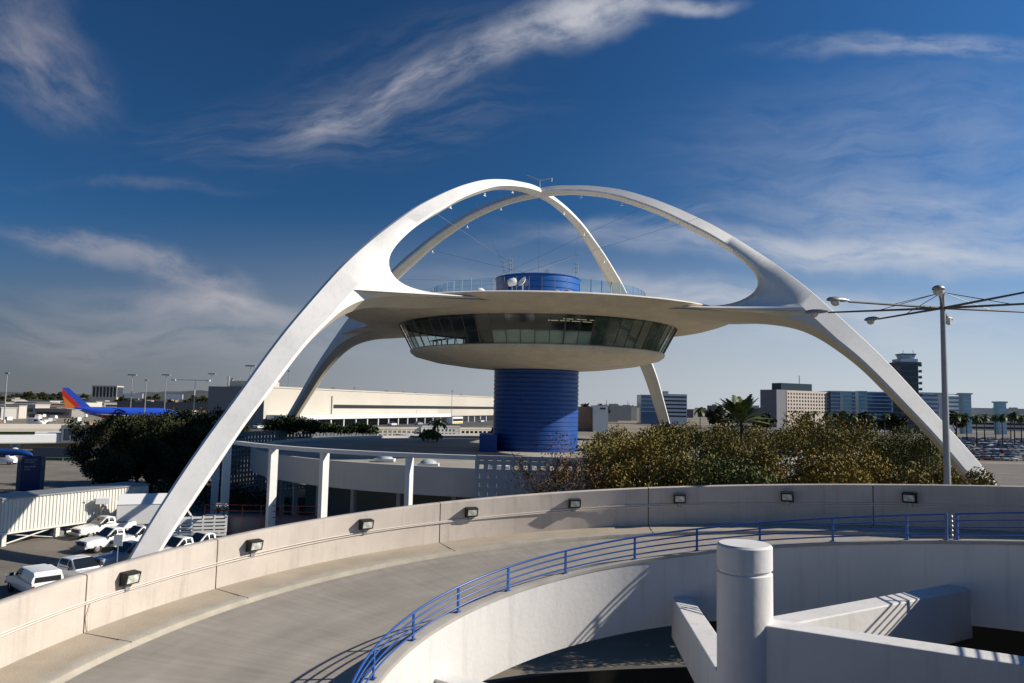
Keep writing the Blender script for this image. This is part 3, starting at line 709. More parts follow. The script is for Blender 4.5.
for az_, r_, lb in ((238, 27.5, 'left pale skylight dome on the low round roof'), (250, 29.5, 'middle pale skylight dome on the low round roof'), (262, 29, 'right pale skylight dome on the low round roof near the lattice')):
    o = empty('skylight', (TC.x+r_*math.cos(R(az_)), TC.y+r_*math.sin(R(az_)), lz(-5.4))); tag(o, lb, 'skylight', 'skylights on the low roof')
    g = MB(); g.box(-.9, .9, -.6, .6, 0, .25); g.build('kerb', 'white', o)
    g = MB(); g.lathe([(0, .62), (.4, .57), (.65, .42), (.75, .25)], 20); g.build('dome', 'clouddome', o, smooth=40)
M['lattice_sun'] = mat('sun-brightened lattice block', (.66, .60, .50), .85, .1, 2)  # brighter copy of the lattice block, sunlight put into its colour
# ring beam and posts
RR = 36.5
def ring_az(px, Rr, z):
    best = None
    for i in range(900):
        a = R(180+i*.15); x = TC.x+Rr*math.cos(a); y = TC.y+Rr*math.sin(a); e = abs(col_of(x, y, z)-px)+(0 if math.sin(a) < -.2 else 3)
        if best is None or e < best[0]: best = (e, a)
    return math.degrees(best[1])
pg = empty('ring_pergola', (TC.x, TC.y, 0)); tag(pg, 'slender white ring beam carried on tall white posts before the grey wall', 'pergola')
g = MB(); a0_, a1_ = R(186), R(ring_az(477, RR, -5)-.2)
n = 60; pr = [(RR-.25, lz(-4.18)), (RR+.25, lz(-4.18)), (RR+.25, lz(-3.85)), (RR-.25, lz(-3.85)), (RR-.25, lz(-4.18))]
g.lathe(pr, n, None, (0, 0), a0_, a1_); g.build('beam', 'white', pg, smooth=30)
for a in [ring_az(p_, RR, -5.5) for p_ in (409, 324, 272.5)]+[214, 203]:
    mt = Matrix.Rotation(R(a), 4, 'Z'); g = MB(); g.box(RR-.42, RR+.3, -.2, .2, 0, lz(-4.19), None, mt); bevel(g.build('post', 'white', pg), .02)
# lattice walls
def lattice(name, a0, a1, Rr, z0, z1, lb, cell=.66, grp='pierced block screen walls', mt_='lattice'):
    root = empty(name, (TC.x, TC.y, 0)); tag(root, lb, 'screen wall', grp)
    n = int((R(a1)-R(a0))*Rr/cell); b = MB(); rows = int((z1-z0)/cell)
    ar = (R(a1)-R(a0))/n
    for i in range(n+1):
        a = R(a0)+i*ar; mt = Matrix.Rotation(a, 4, 'Z'); b.box(Rr-.1, Rr+.1, -.16, .16, z0, z1, None, mt)
    for k in range(rows+1):
        zz = z0+k*cell; b.lathe([(Rr-.09, zz-.15), (Rr+.09, zz-.15), (Rr+.09, zz+.15), (Rr-.09, zz+.15), (Rr-.09, zz-.15)], n, None, (0, 0), R(a0), R(a1))
    b.build('block_grid', mt_, root)
    g = MB(); g.lathe([(Rr-.16, z1-.05), (Rr+.16, z1-.05), (Rr+.16, z1+.16), (Rr-.16, z1+.16), (Rr-.16, z1-.05)], n, None, (0, 0), R(a0), R(a1)); g.build('cap', mt_, root)
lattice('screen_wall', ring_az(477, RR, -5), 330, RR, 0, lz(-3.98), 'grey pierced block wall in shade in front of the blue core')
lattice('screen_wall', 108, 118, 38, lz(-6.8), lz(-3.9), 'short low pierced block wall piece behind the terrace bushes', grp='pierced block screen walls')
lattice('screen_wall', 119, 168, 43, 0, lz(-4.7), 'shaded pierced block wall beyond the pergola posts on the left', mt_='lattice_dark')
P0 = at(378, 125, -4.0); P1 = at(500, 125, -4.0); wl = (P1-P0).length
t = empty('garden_screen_wall', (P0.x, P0.y, 0), R(24)); tag(t, 'straight sunlit cream pierced block wall between the terrace bushes and the blue core', 'screen wall')
zt_ = zrel(428.5, 125, 420)+E; zb_ = zrel(438.5, 125, 420)+E; g = MB(); n = int(wl/.8)
for i in range(n+1): g.box(i*.8-.13, i*.8+.13, -.1, .1, zb_-1, zt_)
for k in range(4): zz = zt_-.35-k*.62; g.box(0, wl, -.092, .092, zz-.1, zz+.12)
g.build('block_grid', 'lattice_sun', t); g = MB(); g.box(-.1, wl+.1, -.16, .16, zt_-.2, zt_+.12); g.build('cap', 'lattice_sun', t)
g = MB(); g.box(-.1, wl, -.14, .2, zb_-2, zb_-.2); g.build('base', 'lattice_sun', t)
g = MB(); g.lathe([(31, lz(-5.12)), (37.8, lz(-5.12)), (37.8, lz(-6.9)), (31, lz(-6.9))], 60, None, (TC.x, TC.y), R(40), R(125)); tag(g.build('planter_terrace', 'greywall'), 'raised pale terrace slab behind the round roof', 'terrace')

# ------------------------------------------------------------ foliage
def leaves(b, clumps, n, size, m=None, flat=.6):
    tv = sum(c[1]**2 for c in clumps)
    for (c, r_, sq) in clumps:
        k = int(n*r_*r_/tv)
        for _ in range(k):
            d_ = Vector((random.gauss(0, 1), random.gauss(0, 1), random.gauss(0, 1))).normalized()
            rr = r_*(random.random()**.33)*(1+.12*random.gauss(0, 1))
            p = Vector(c)+Vector((d_.x*rr, d_.y*rr, d_.z*rr*sq))
            s_ = size*random.uniform(.5, 1.3)
            a = Vector((random.gauss(0, 1), random.gauss(0, 1), random.gauss(0, flat))).normalized(); e = a.orthogonal().normalized(); e = (Matrix.Rotation(random.random()*6.28, 3, a) @ e); f_ = a.cross(e)
            b.add([p+e*s_, p+f_*s_*.55, p-e*s_, p-f_*s_*.55], [(0, 1, 2, 3)], m)
def tree(name, loc, h, cr, leafm, lb, grp, seed, n=5000, size=.22, trunk_h=.35, sq=.75, nb=7, bare=False, cat='tree'):
    random.seed(seed); root = empty(name, loc); tag(root, lb, cat, grp)
    b = MB(); th = h*trunk_h
    b.tube([(0, 0, -.1), (.1, .05, th*.5), (0, .1, th)], [h*.028, h*.022, h*.018], 9)
    clumps = []
    for k in range(nb):
        a = 2*PI*k/nb+random.uniform(-.4, .4); rr = cr*random.uniform(.35, .72); zt = h*random.uniform(trunk_h+.15, .82)
        e = Vector((rr*math.cos(a), rr*math.sin(a), zt))
        b.tube([(0, 0, th*.8), (e.x*.4, e.y*.4, th+(zt-th)*.55), e], [h*.014, h*.009, h*.003], 6)
        for q in range(3 if bare else 2):
            e2 = e+Vector((random.uniform(-1, 1), random.uniform(-1, 1), random.uniform(.1, 1)))*cr*.35
            b.tube([(e.x*.5, e.y*.5, th+(zt-th)*.6), e2], [h*.006, h*.002], 5)
            if bare: 
                for w_ in range(4):
                    e3 = e2+Vector((random.uniform(-1, 1), random.uniform(-1, 1), random.uniform(.0, 1)))*cr*.22; b.tube([e2*.6+e*.4, e3], [.035, .012], 4)
            clumps.append((e2, cr*random.uniform(.15, .25), sq))
        clumps.append((e, cr*random.uniform(.22, .36), sq))
    clumps.append((Vector((0, 0, h*.78)), cr*.36, sq)); clumps.append((Vector((random.uniform(-.3, .3)*cr, 0, h*.87)), cr*.3, sq))
    b.build('trunk', 'bark', root, smooth=50)
    l = MB(); leaves(l, clumps, n, size); l.build('crown', leafm, root)
    return root
# dark trees on the left
TL = [(104, 106, 11.0, 4.6), (122, 100, 11.6, 5.2), (150, 108, 11.6, 5.4), (176, 102, 11.0, 5.0), (198, 112, 11.8, 5.0), (214, 122, 11.2, 4.8), (136, 118, 11.4, 5.4), (170, 120, 11.7, 5.4)]
TLl = ['leftmost dark tree, beside the blue direction sign', 'dark tree second from the left, under the tail of the jet', 'dark rounded tree in front of the middle of the blue jet', 'dark tree at the nose of the blue jet',
       'dark tree just left of the near white arch leg', 'dark tree seen through behind the near white arch leg', 'back-row dark tree behind the two left dark trees', 'back-row dark tree under the thin airfield mast']
for i, ((px, y, h, cr), lb) in enumerate(zip(TL, TLl)):
    tree('evergreen_tree', gz(px, y), h, cr, 'leaf_dark', lb, 'dark trees beyond the white walkway', 20+i, 15000, .18, .10, .95, 16)
# trees in front of the parapet, right
TR = [(575, 50, 12.4, 4.6, 'leaf_rust', 'rust coloured half bare tree in front of the pierced block wall', 6500, True),
      (640, 58, 12.3, 5.2, 'leaf_olive', 'brown olive tree between the bare tree and the far arch leg', 12000, False),
      (715, 72, 13.2, 5.4, 'leaf_green', 'green tree directly behind the palm crown', 12000, False),
      (684, 48, 11.6, 4.6, 'leaf_olive', 'low brown green tree just above the parapet left of the palm', 12000, False),
      (790, 62, 13.3, 5.4, 'leaf_olive', 'olive tree just right of the palm', 12000, False),
      (752, 44, 11.4, 4.4, 'leaf_green', 'near green tree over the parapet, right of the white column', 12000, False),
      (845, 72, 13.6, 6.2, 'leaf_olive', 'large olive tree under the right arch, behind the yellowish one', 12000, False),
      (822, 46, 11.7, 4.6, 'leaf_yellow', 'yellowish tree over the parapet left of the second shaded floodlight', 12000, False),
      (880, 48, 11.6, 4.6, 'leaf_yellow', 'bright yellow olive tree left of the right arch foot', 12000, False),
      (930, 47, 10.9, 4.0, 'leaf_olive', 'dull olive tree around the foot of the right arch leg', 9000, False),
      (985, 52, 10.6, 3.0, 'leaf_olive', 'rightmost olive tree beyond the lamp pole', 7000, False),
      (738, 58, 12.9, 4.4, 'leaf_olive', 'olive tree hiding the trunk of the palm', 11000, False),
      (625, 50, 12.0, 4.0, 'leaf_yellow', 'yellow brown tree next to the bare rust tree', 9000, False),
      (905, 74, 12.6, 5.0, 'leaf_green', 'dark green tree between the yellow tree and right arch leg', 9000, False)]
for i, (px, y, h, cr, lm, lb, n, bare) in enumerate(TR):
    tree('broadleaf_tree', gz(px, y), h, cr, lm, lb, 'trees beyond the ramp parapet', 50+i, int(n*(1.3 if bare else 2.3)), .075 if bare else .105, .14, .9, 9 if bare else 13, bare)
random.seed(77)
olive = None; osp = ['left of the palm crown', 'behind the palm crown', 'right of the palm crown', 'near the foot of the right arch leg']
for i, (px, y, h) in enumerate([(618, 112, 11.2), (648, 100, 11.0), (672, 118, 11.6), (700, 104, 11.3), (728, 121, 11.8), (768, 108, 11.4), (800, 118, 11.6), (832, 103, 11.4), (862, 120, 11.8), (892, 108, 11.0), (925, 100, 10.6), (602, 98, 10.6), (690, 135, 11.6), (815, 140, 11.8), (750, 140, 11.8)]):
    p_ = gz(px, y)
    if olive is None: o = olive = tree('broadleaf_tree', p_, 11.2, 5.4, 'leaf_olive', 'x', None, 300, 9500, .17, .14, .9, 15)
    else: o = copy_tree(olive)
    o.location = p_; o.scale = (1.1, 1.1, h/11.2); o.rotation_euler = (0, 0, i*2.1)
    tag(o, 'olive brown back row tree '+osp[0 if px < 710 else 1 if px < 760 else 2 if px < 850 else 3], 'tree', 'back row of olive brown trees '+osp[0 if px < 710 else 1 if px < 760 else 2 if px < 850 else 3])
# hedges on the roof terrace
def bush(name, px, y, base, h, wd, lm, lb, seed, n=2600, size=.2):
    random.seed(seed); p = at(px, y, base); root = empty(name, p); tag(root, lb, 'bush', 'bushes on the roof terrace')
    cl = []
    for k in range(9):
        t = (k/8-.5)*2; cl.append((Vector((t*wd*.38, random.uniform(-1, 1), h*.45*(1-.35*t*t)+.1)), h*.5*(1-.3*abs(t)), .85))
    l = MB(); leaves(l, cl, n, size); l.build('foliage', lm, root)
    s_ = MB()
    for k in range(4): s_.tube([(wd*(-.3+.2*k), 0, -.1), (wd*(-.32+.2*k), 0, h*.5)], .06, 5)
    s_.build('stems', 'bark', root)
bush('bush', 292, 116, -5.1, 3.3, 9.2, 'leaf_hedge', 'large dark rounded bush on the roof terrace left', 81, 4200)
bush('bush', 328, 119, -5.1, 1.9, 6.5, 'leaf_hedge', 'low dark bush filling between the two larger terrace bushes', 83)
bush('bush', 360, 120, -5.1, 2.0, 5.6, 'leaf_hedge', 'dark bush at the left end of the sunlit block wall', 82)
bush('bush', 430, 110, -5.3, 1.7, 3.2, 'leaf_palm', 'light green leafy bush before the sunlit block wall', 84, 900)
def shrub(px, y, h, wd, lb, seed, lm='leaf_dark'):
    random.seed(seed); root = empty('shrub', gz(px, y)); tag(root, lb, 'shrub', 'dark shrubs in the shaded patio')
    cl = [(Vector(((k/6-.5)*wd*.8, random.uniform(-.6, .6), h*.5+random.uniform(-.2, .2))), h*.52, .95) for k in range(7)]
    l = MB(); leaves(l, cl, 2600, .13); l.build('foliage', lm, root)
    s_ = MB(); s_.tube([(0, 0, -.1), (.05, 0, h*.7)], .07, 6); s_.build('stem', 'bark', root)
shrub(222, 84, 4.2, 7.0, 'dark shrub added to darken the patio, behind the patio fence between the first white posts', 201)  # patio shrubs are added to darken the space behind the posts
shrub(250, 88, 3.6, 6.5, 'dark shrub added to darken the patio, between the second and third white posts', 202)
shrub(195, 92, 4.6, 8.0, 'dark shrub added to darken the patio, behind the stake bed truck', 203)
shrub(175, 97, 4.2, 7.0, 'dark shrub added to darken the patio, showing behind the arch leg and box truck', 204)
shrub(70, 88, 2.4, 9.0, 'dark low shrub behind the middle of the corrugated walkway', 205)
shrub(30, 86, 2.2, 9.0, 'dark low shrub behind the left end of the corrugated walkway', 206)
def palm(name, loc, h, fl, lb, grp, seed, nf=26, up=.9, wdt=.13):
    random.seed(seed); root = empty(name, loc); tag(root, lb, 'palm tree', grp)
    b = MB(); b.tube([(0, 0, -.1), (.08, 0, h*.5), (0, 0, h)], [h*.02+.08, h*.012+.08, .12], 9); b.build('trunk', 'bark', root, smooth=50)
    l = MB()
    for k in range(nf):
        a = 2*PI*k/nf*2.4+random.random()*.3; el = random.uniform(.25 if up > 1 else -.35, 1.35)*up; L = fl*random.uniform(.8, 1.1)
        pts = []; p = Vector((0, 0, h)); n = 9; ang = el
        for j in range(n+1):
            pts.append(p.copy()); ang -= (.16 if up < 1 else .07); p = p+Vector((math.cos(a)*math.cos(ang), math.sin(a)*math.cos(ang), math.sin(ang)))*L/n
        side = Vector((-math.sin(a), math.cos(a), 0))
        for j in range(n):
            t = j/n; ww = L*(.05+.16*math.sin(PI*min(1, t*1.05)))
            for q in range(2):
                pp = pts[j].lerp(pts[j+1], q/2+.25)
                for s_ in (-1, 1):
                    tip = pp+side*s_*ww+(pts[j+1]-pts[j]).normalized()*ww*.7+Vector((0, 0, -.18*ww)); dd = (pts[j+1]-pts[j]).normalized()*L*wdt*.14
                    l.add([pp-dd, pp+dd, tip], [(0, 1, 2)])
    l.build('crown', 'leaf_palm', root)
    return root
palm('palm_tree', gz(742, 67), 12.5, 2.6, 'spiky green palm crown rising above the olive trees', None, 91, 34, 1.15, .5)
p = at(437, 109, -5.3); palm('palm_tree', p, 2.6, 1.9, 'small palm on the round roof terrace left of the blue core', None, 92, 18, .8, .5)
# distant palms on the right
px_list = [(700, 12, 'cluster'), (808, 9), (815, 11), (827, 10), (845, 12), (853, 9), (871, 8), (885, 9), (957, 12), (967, 13), (977, 10), (985, 12), (996, 11), (1003, 13), (1011, 12), (1015, 16), (1022, 11)]
base_palm = None
for i, q in enumerate(px_list):
    pos = gz(q[0], 330+17*(i*7 % 5)); pos.z = -1.0
    lb = 'distant palm left of the cream hotel' if q[0] < 800 else ('dark palm in the row before the cream hotel and blue glass office' if q[0] < 900 else 'dark palm in the row above the packed car park, right of the lamp pole')
    if base_palm is None: base_palm = palm('palm_tree', pos, 13.5, 3.3, lb, 'distant row of palms', 93, 26, .8, .9); o = base_palm
    else: o = copy_tree(base_palm)
    o.location = pos; o.scale = (1, 1, 1+.02*(q[1]-10)); o.rotation_euler = (0, 0, i*1.3); tag(o, lb, 'palm tree', 'distant row of palms')

# ------------------------------------------------------------ tall lamp post with eight arms
lp = empty('lamp_post', drop(947.5, 27.0, -2.6)); tag(lp, 'tall grey lamp post with eight long spreading arms by the right arch foot', 'lamp post')
hz_ = zrel(308, 27.0, 939)+E; topz = zrel(291, 27, 939)+E
g = MB(); g.tube([(0, 0, 0), (0, 0, 8), (0, 0, topz)], [.17, .13, .085], 16); g.build('pole', 'steel', lp, smooth=50)
g = MB(); g.lathe([(0, .35), (.26, .35), (.28, 0)], 16); g.build('base_plate', 'steel', lp)
for k, a in enumerate((239, 193, 147, 97, 58, 13, -33, -83)):
    d_ = Vector((math.cos(R(a)), math.sin(R(a)), 0)); L = 3.85
    g = MB(); g.tube([Vector((0, 0, hz_)), d_*L+Vector((0, 0, hz_+.03))], [.045, .032], 8)
    g.tube([Vector((0, 0, topz-.05)), d_*2.1+Vector((0, 0, hz_+.02))], .013, 5); arm = g.build('arm', 'armdark', lp, smooth=50)
    g = MB(); side = Vector((-d_.y, d_.x, 0)); rings = []
    st = [(0, .05, .05), (.12, .09, .08), (.3, .16, .12), (.55, .19, .13), (.75, .15, .1), (.85, .05, .04)]
    n = 12; vs = []
    for (t, ww, hh) in st:
        for q in range(n): an = 2*PI*q/n; vs.append(d_*(L+t)+side*ww*math.cos(an)+Vector((0, 0, hz_+.06+hh*math.sin(an)*(1 if math.sin(an) > 0 else .45))))
    fs = [(i*n+q, i*n+(q+1) % n, (i+1)*n+(q+1) % n, (i+1)*n+q) for i in range(len(st)-1) for q in range(n)]; fs += [tuple(range(n)), tuple((len(st)-1)*n+q for q in range(n-1, -1, -1))]
    g.add(vs, fs); hd = g.build('lamp_head', 'steel', arm, smooth=60)
    g = MB(); g.lathe([(.16, 0), (.15, -.07), (.1, -.14), (0, -.17)], 14); g.v = [tuple(Vector(q)+d_*(L+.52)+Vector((0, 0, hz_+.02))) for q in g.v]; g.build('lens_bowl', 'lens', hd if False else arm, smooth=60)
g = MB(); g.tube([(.22, 0, hz_-.6), (.22, 0, hz_-.35)], .07, 8); g.tube([(0, 0, hz_-.45), (.22, 0, hz_-.45)], .02, 6); g.build('camera_unit', 'white', lp)

# ------------------------------------------------------------ vehicles
def wheel(root, x, y, r_=.38, wd=.26):
    g = MB(); g.lathe([(r_*.6, -wd/2), (r_*.93, -wd/2), (r_, -wd*.35), (r_, wd*.35), (r_*.93, wd/2), (r_*.6, wd/2)], 20); g.v = [(x+q[0], y+q[2], r_+q[1]) for q in g.v]
    wh = g.build('wheel', 'tyre', root, smooth=40)
    s_ = 1 if y > 0 else -1
    g = MB(); g.lathe([(0, wd*.42), (r_*.3, wd*.40), (r_*.62, wd*.33), (r_*.62, -wd*.3), (0, -wd*.3)], 16); g.v = [(x+q[0], y+s_*q[2], r_+q[1]) for q in g.v]
    g.build('rim', 'rim', wh, smooth=40)
def section_body(root, name, m, stations, parts=None):
    """stations: (x, half width low, half width high, z0, z1)"""
    b = MB(); vs = []
    for x, w0, w1, z0, z1 in stations:
        zm = z0+(z1-z0)*.5
        vs += [(x, -w0*.94, z0), (x, -w0, z0+(z1-z0)*.25), (x, -(w0*.6+w1*.4), zm+(z1-z0)*.15), (x, -w1, z1-.04), (x, -w1*.9, z1), (x, w1*.9, z1), (x, w1, z1-.04), (x, (w0*.6+w1*.4), zm+(z1-z0)*.15), (x, w0, z0+(z1-z0)*.25), (x, w0*.94, z0)]
    n = 10; L = len(stations)
    fs = [(i*n+k, i*n+(k+1) % n, (i+1)*n+(k+1) % n, (i+1)*n+k) for i in range(L-1) for k in range(n)] + [tuple(range(n)), tuple((L-1)*n+k for k in range(n-1, -1, -1))]
    b.add(vs, fs); return b.build(name, m, root, smooth=28)
def lights(root, fx, rx, hw, zf, zr):
    for s_ in (-1, 1):
        g = MB(); g.box(fx-.04, fx+.012, s_*hw*.78-.17, s_*hw*.78+.17, zf-.09, zf+.09); g.build('headlight', 'lens', root)
        g = MB(); g.box(rx-.012, rx+.05, s_*hw*.86-.09, s_*hw*.86+.09, zr-.18, zr+.18); g.build('tail_light', 'redlamp', root)
def pickup(loc, az, m, lb, shell=False, cab=1.9, crew=False):
    root = empty('camper_pickup' if shell else 'pickup_truck', loc, R(az)); root.scale = (.9, .9, .9); tag(root, lb, 'pickup', 'vehicles parked beside the trailer')
    hw = .98
    section_body(root, 'body', m, [(-2.75, hw*.96, hw*.95, .55, 1.18), (-2.6, hw, hw*.97, .48, 1.2), (.75, hw, hw*.97, .45, 1.2), (1.0, hw, hw*.95, .45, 1.22), (2.2, hw, hw*.90, .48, 1.12), (2.62, hw*.97, hw*.86, .5, 1.02), (2.72, hw*.88, hw*.8, .52, .9)])
    x0 = -1.1 if crew else -.55
    section_body(root, 'cab', m, [(x0-.12, .9, .80, 1.16, 1.2), (x0, .92, .74, 1.16, 1.84), (x0+.3, .92, .74, 1.16, 1.9), (.25, .92, .73, 1.16, 1.88), (1.05, .92, .85, 1.14, 1.24)])
    g = MB()
    for s_ in (-1, 1):
        y0, y1 = s_*.925, s_*.775
        ya, yb, yc = s_*.925, s_*.862, s_*.772
        g.add([(x0+.14, ya, 1.28), (.04, ya, 1.28), (.04, yb, 1.62), (x0+.14, yb, 1.62), (.0, yc, 1.82), (x0+.18, yc, 1.82)], [(0, 1, 2, 3), (3, 2, 4, 5)])
        g.add([(.10, ya, 1.28), (.84, ya, 1.28), (.50, yb+s_*.01, 1.60), (.10, yb, 1.62), (.28, yc+s_*.01, 1.78), (.10, yc, 1.81)], [(0, 1, 2, 3), (3, 2, 4, 5)])
    g.build('side_window', 'carglass', root)
    g = MB(); g.add([(1.03, -.84, 1.275), (1.03, .84, 1.275), (.34, .67, 1.87), (.34, -.67, 1.87)], [(0, 1, 2, 3)]); g.build('windscreen', 'carglass', root)
    g = MB(); g.add([(x0-.13, -.75, 1.28), (x0-.13, .75, 1.28), (x0-.03, .64, 1.78), (x0-.03, -.64, 1.78)], [(0, 3, 2, 1)]); g.build('rear_window', 'carglass', root)
    g = MB(); g.box(2.70, 2.755, -.6, .6, .66, .95); g.build('grille', 'black', root)
    g = MB(); g.box(2.62, 2.86, -.95, .95, .42, .60); bevel(g.build('front_bumper', 'steel', root), .03)
    g = MB(); g.box(-2.9, -2.72, -.95, .95, .45, .62); bevel(g.build('rear_bumper', 'steel', root), .03)
    if not shell:
        g = MB(); g.box(-2.62, x0-.2, -.84, .84, 1.203, 1.21); g.build('bed', 'black', root)
    else:
        section_body(root, 'camper_shell', m, [(-2.7, .95, .80, 1.18, 1.75), (-2.55, .95, .8, 1.18, 1.92), (x0-.1, .95, .8, 1.18, 1.96)])
        g = MB(); g.add([(-2.725, -.78, 1.28), (-2.725, .78, 1.28), (-2.69, .74, 1.74), (-2.69, -.74, 1.74)], [(0, 3, 2, 1)]); g.build('shell_window', 'carglass', root)
    lights(root, 2.72, -2.76, hw, .86, .92)
    for x in (-1.75, 1.75):
        for s_ in (-1, 1): wheel(root, x, s_*.84)
    for s_ in (-1, 1): 
        g = MB(); g.box(.72, .86, s_*1.12-.12, s_*1.12+.12, 1.25, 1.45); g.build('wing_mirror', 'black', root)
    return root
pickup(gp(33, 594, LZ), 138, 'carwhite', 'white pickup with a camper shell, nearest vehicle at the far left', shell=True)
pickup(gp(78, 584, LZ), -30, 'carwhite', 'white crew cab pickup parked right of the camper shell pickup', crew=True)
pickup(gp(112, 549, LZ), 236, 'carwhite', 'white pickup with its dark grille facing the empty lane', crew=False)
pickup(gp(104, 536, LZ), 236, 'carwhite', 'white pickup farthest back, nearest the corrugated trailer')
pickup(gp(140, 547, LZ), 236, 'carwhite', 'white pickup half hidden by the arch leg with dark windscreen')
pickup(gp(130, 566, LZ), 236, 'cargrey', 'blue grey pickup in shade at the foot of the arch leg')
pickup(gp(180, 560, LZ), 236, 'carwhite', 'white pickup roof just right of the arch leg above the parapet')
pickup(gp(203, 555, LZ), 236, 'carwhite', 'white pickup mostly hidden beside the yellow bollard on the right')
def truck(loc, az, kind, lb):
    root = empty('box_truck' if kind == 'box' else 'stake_bed_truck', loc, R(az)); tag(root, lb, 'truck'); root.scale = (.88, .88, .88)
    section_body(root, 'cab', 'carwhite', [(1.3, 1.0, .92, .6, 2.3), (1.5, 1.02, .92, .55, 2.38), (2.5, 1.02, .9, .55, 2.3), (3.15, 1.0, .92, .55, 1.45), (3.5, .95, .85, .55, 1.25)])
    g = MB(); g.add([(3.13, -.86, 1.5), (3.13, .86, 1.5), (2.6, .78, 2.22), (2.6, -.78, 2.22)], [(0, 1, 2, 3)]); g.build('windscreen', 'carglass', root)
    g = MB()
    for s_ in (-1, 1): g.add([(1.6, s_*1.0, 1.5), (2.9, s_*1.0, 1.5), (2.45, s_*.925, 2.15), (1.6, s_*.925, 2.15)], [(0, 1, 2, 3)])
    g.build('side_window', 'carglass', root)
    g = MB(); g.box(-6.6 if kind == 'box' else -4, 1.3, -.5, .5, .55, .85); g.build('chassis', 'black', root)
    lights(root, 3.5, -4.0, 1.0, .95, .95)
    if kind == 'box':
        g = MB(); g.box(-4, 1.2, -1.15, 1.15, .9, 2.9); bevel(g.build('cargo_box', 'carwhite', root), .06)
        g = MB(); g.add([(-4, -1.2, 2.9), (1.2, -1.2, 2.9), (1.2, .7, 3.75), (-4, .7, 3.75), (-4, 1.2, 2.9), (1.2, 1.2, 2.9)], [(0, 1, 2, 3), (3, 2, 5, 4), (0, 3, 4), (1, 5, 2)]); g.build('sloped_roof', 'carwhite', root)
        g = MB(); g.tube([(-5.4, 0, .8), (-5.4, 0, 2.9)], .12, 8); g.build('lift_mast', 'steel', root)
        g = MB(); g.box(-6.0, -4.7, -.55, .55, 2.9, 3.5); g.box(-6.9, -6.0, -.5, -.4, 3.25, 3.35); bevel(g.build('lift_basket', 'carwhite', root), .04)
    else:
        g = MB(); g.box(-4, 1.2, -1.15, 1.15, .9, 1.08); g.build('flat_bed', 'white', root)
        for s_ in (-1.12, 1.12):
            g = MB()
            for k in range(4): g.box(-4, 1.2, s_-.025, s_+.025, 1.22+k*.33, 1.42+k*.33)
            for k in range(6): g.box(-3.95+k*1.0, -3.83+k*1.0, s_*.97-.03, s_*.97+.03, 1.08, 2.5)
            g.build('stake_side', 'white', root)
        g = MB()
        for k in range(4): g.box(-4.03, -3.97, -1.1, 1.1, 1.22+k*.33, 1.42+k*.33)
        g.build('stake_tailgate', 'white', root)
    for x in (-2.8, 2.5):
        for s_ in (-1, 1): wheel(root, x, s_*.88, .45, .3)
truck(gp(160, 531, LZ), 20, 'box', 'white utility truck with sloped roof box and raised lift basket')
truck(gp(180, 545, LZ), 200, 'stake', 'white stake bed truck with slatted sides behind the arch leg')
# yellow bollards
for i, (px, y, lb) in enumerate([(108, 592, 'yellow bollard left of the arch foot beside the shaded pickup'), (206.5, 556, 'yellow bollard right of the arch foot beside the stake bed truck')]):
    b = MB(); b.lathe([(0, 1.5 if i else 1.15), (.09, 1.47 if i else 1.12), (.12, 1.38 if i else 1.03), (.12, 0)], 14); o = b.build('bollard', 'yellow', smooth=40); o.location = gp(px, y, LZ); o.scale = (1, 1, 1.1); tag(o, lb, 'bollard', 'yellow bollards')
t = empty('notice_board', gp(116, 578, LZ)); tag(t, 'small blank white notice board on a post in front of the blue grey pickup', 'sign')
g = MB(); g.tube([(0, 0, 0), (0, 0, 2.7)], .03, 6); g.build('post', 'steel', t); g = MB(); g.box(-.3, .3, -.05, -.03, 2.1, 2.85); g.build('panel', 'white', t)

# corrugated trailer / walkway on legs
A = gp(-1, 547, LZ); Bp = gp(146, 524, LZ); d_ = (Bp-A); Lc = d_.length; ang = math.atan2(d_.y, d_.x)
HT = zrel(500, A.y, 1)+E-LZ; HB = zrel(533, A.y, 1)+E-LZ
tr = empty('corrugated_walkway', A, ang); tag(tr, 'long white corrugated metal walkway on legs behind the parked pickups', 'walkway')
b = MB(); n = 44; vs = []; 
prof = []
for k in range(n):
    x0_ = Lc*k/n; ww = Lc/n
    prof += [(x0_, 0), (x0_+ww*.55, 0), (x0_+ww*.62, -.07), (x0_+ww*.93, -.07)]
prof.append((Lc, 0))
for x, y in prof: vs += [(x, y, HB), (x, y, HT)]
fs = [(2*i, 2*i+2, 2*i+3, 2*i+1) for i in range(len(prof)-1)]; b.add(vs, fs)
b.box(0, Lc, .02, 3.0, HB, HT-.02); b.build('side_panel', 'corr', tr)
g = MB(); g.box(-.1, Lc+.1, -.14, 3.1, HT+.02, HT+.13); g.build('roof', 'steel', tr)
g = MB(); g.box(-.05, Lc+.05, -.12, -.01, HB-.17, HB-.01); g.build('floor_beam', 'corr', tr)
for x in (.15, 4.6, 9.5, 14):
    if x < Lc:
        g = MB(); g.box(x, x+.35, -.05, .25, 0, HB-.1); g.build('leg', 'corr', tr)
g = MB(); g.tube([(.3, .1, .1), (4.6, .1, HB-.15)], .06, 6); g.tube([(.3, .2, HB-.15), (4.6, .2, .1)], .03, 6); g.build('brace', 'corr', tr)
random.seed(12)
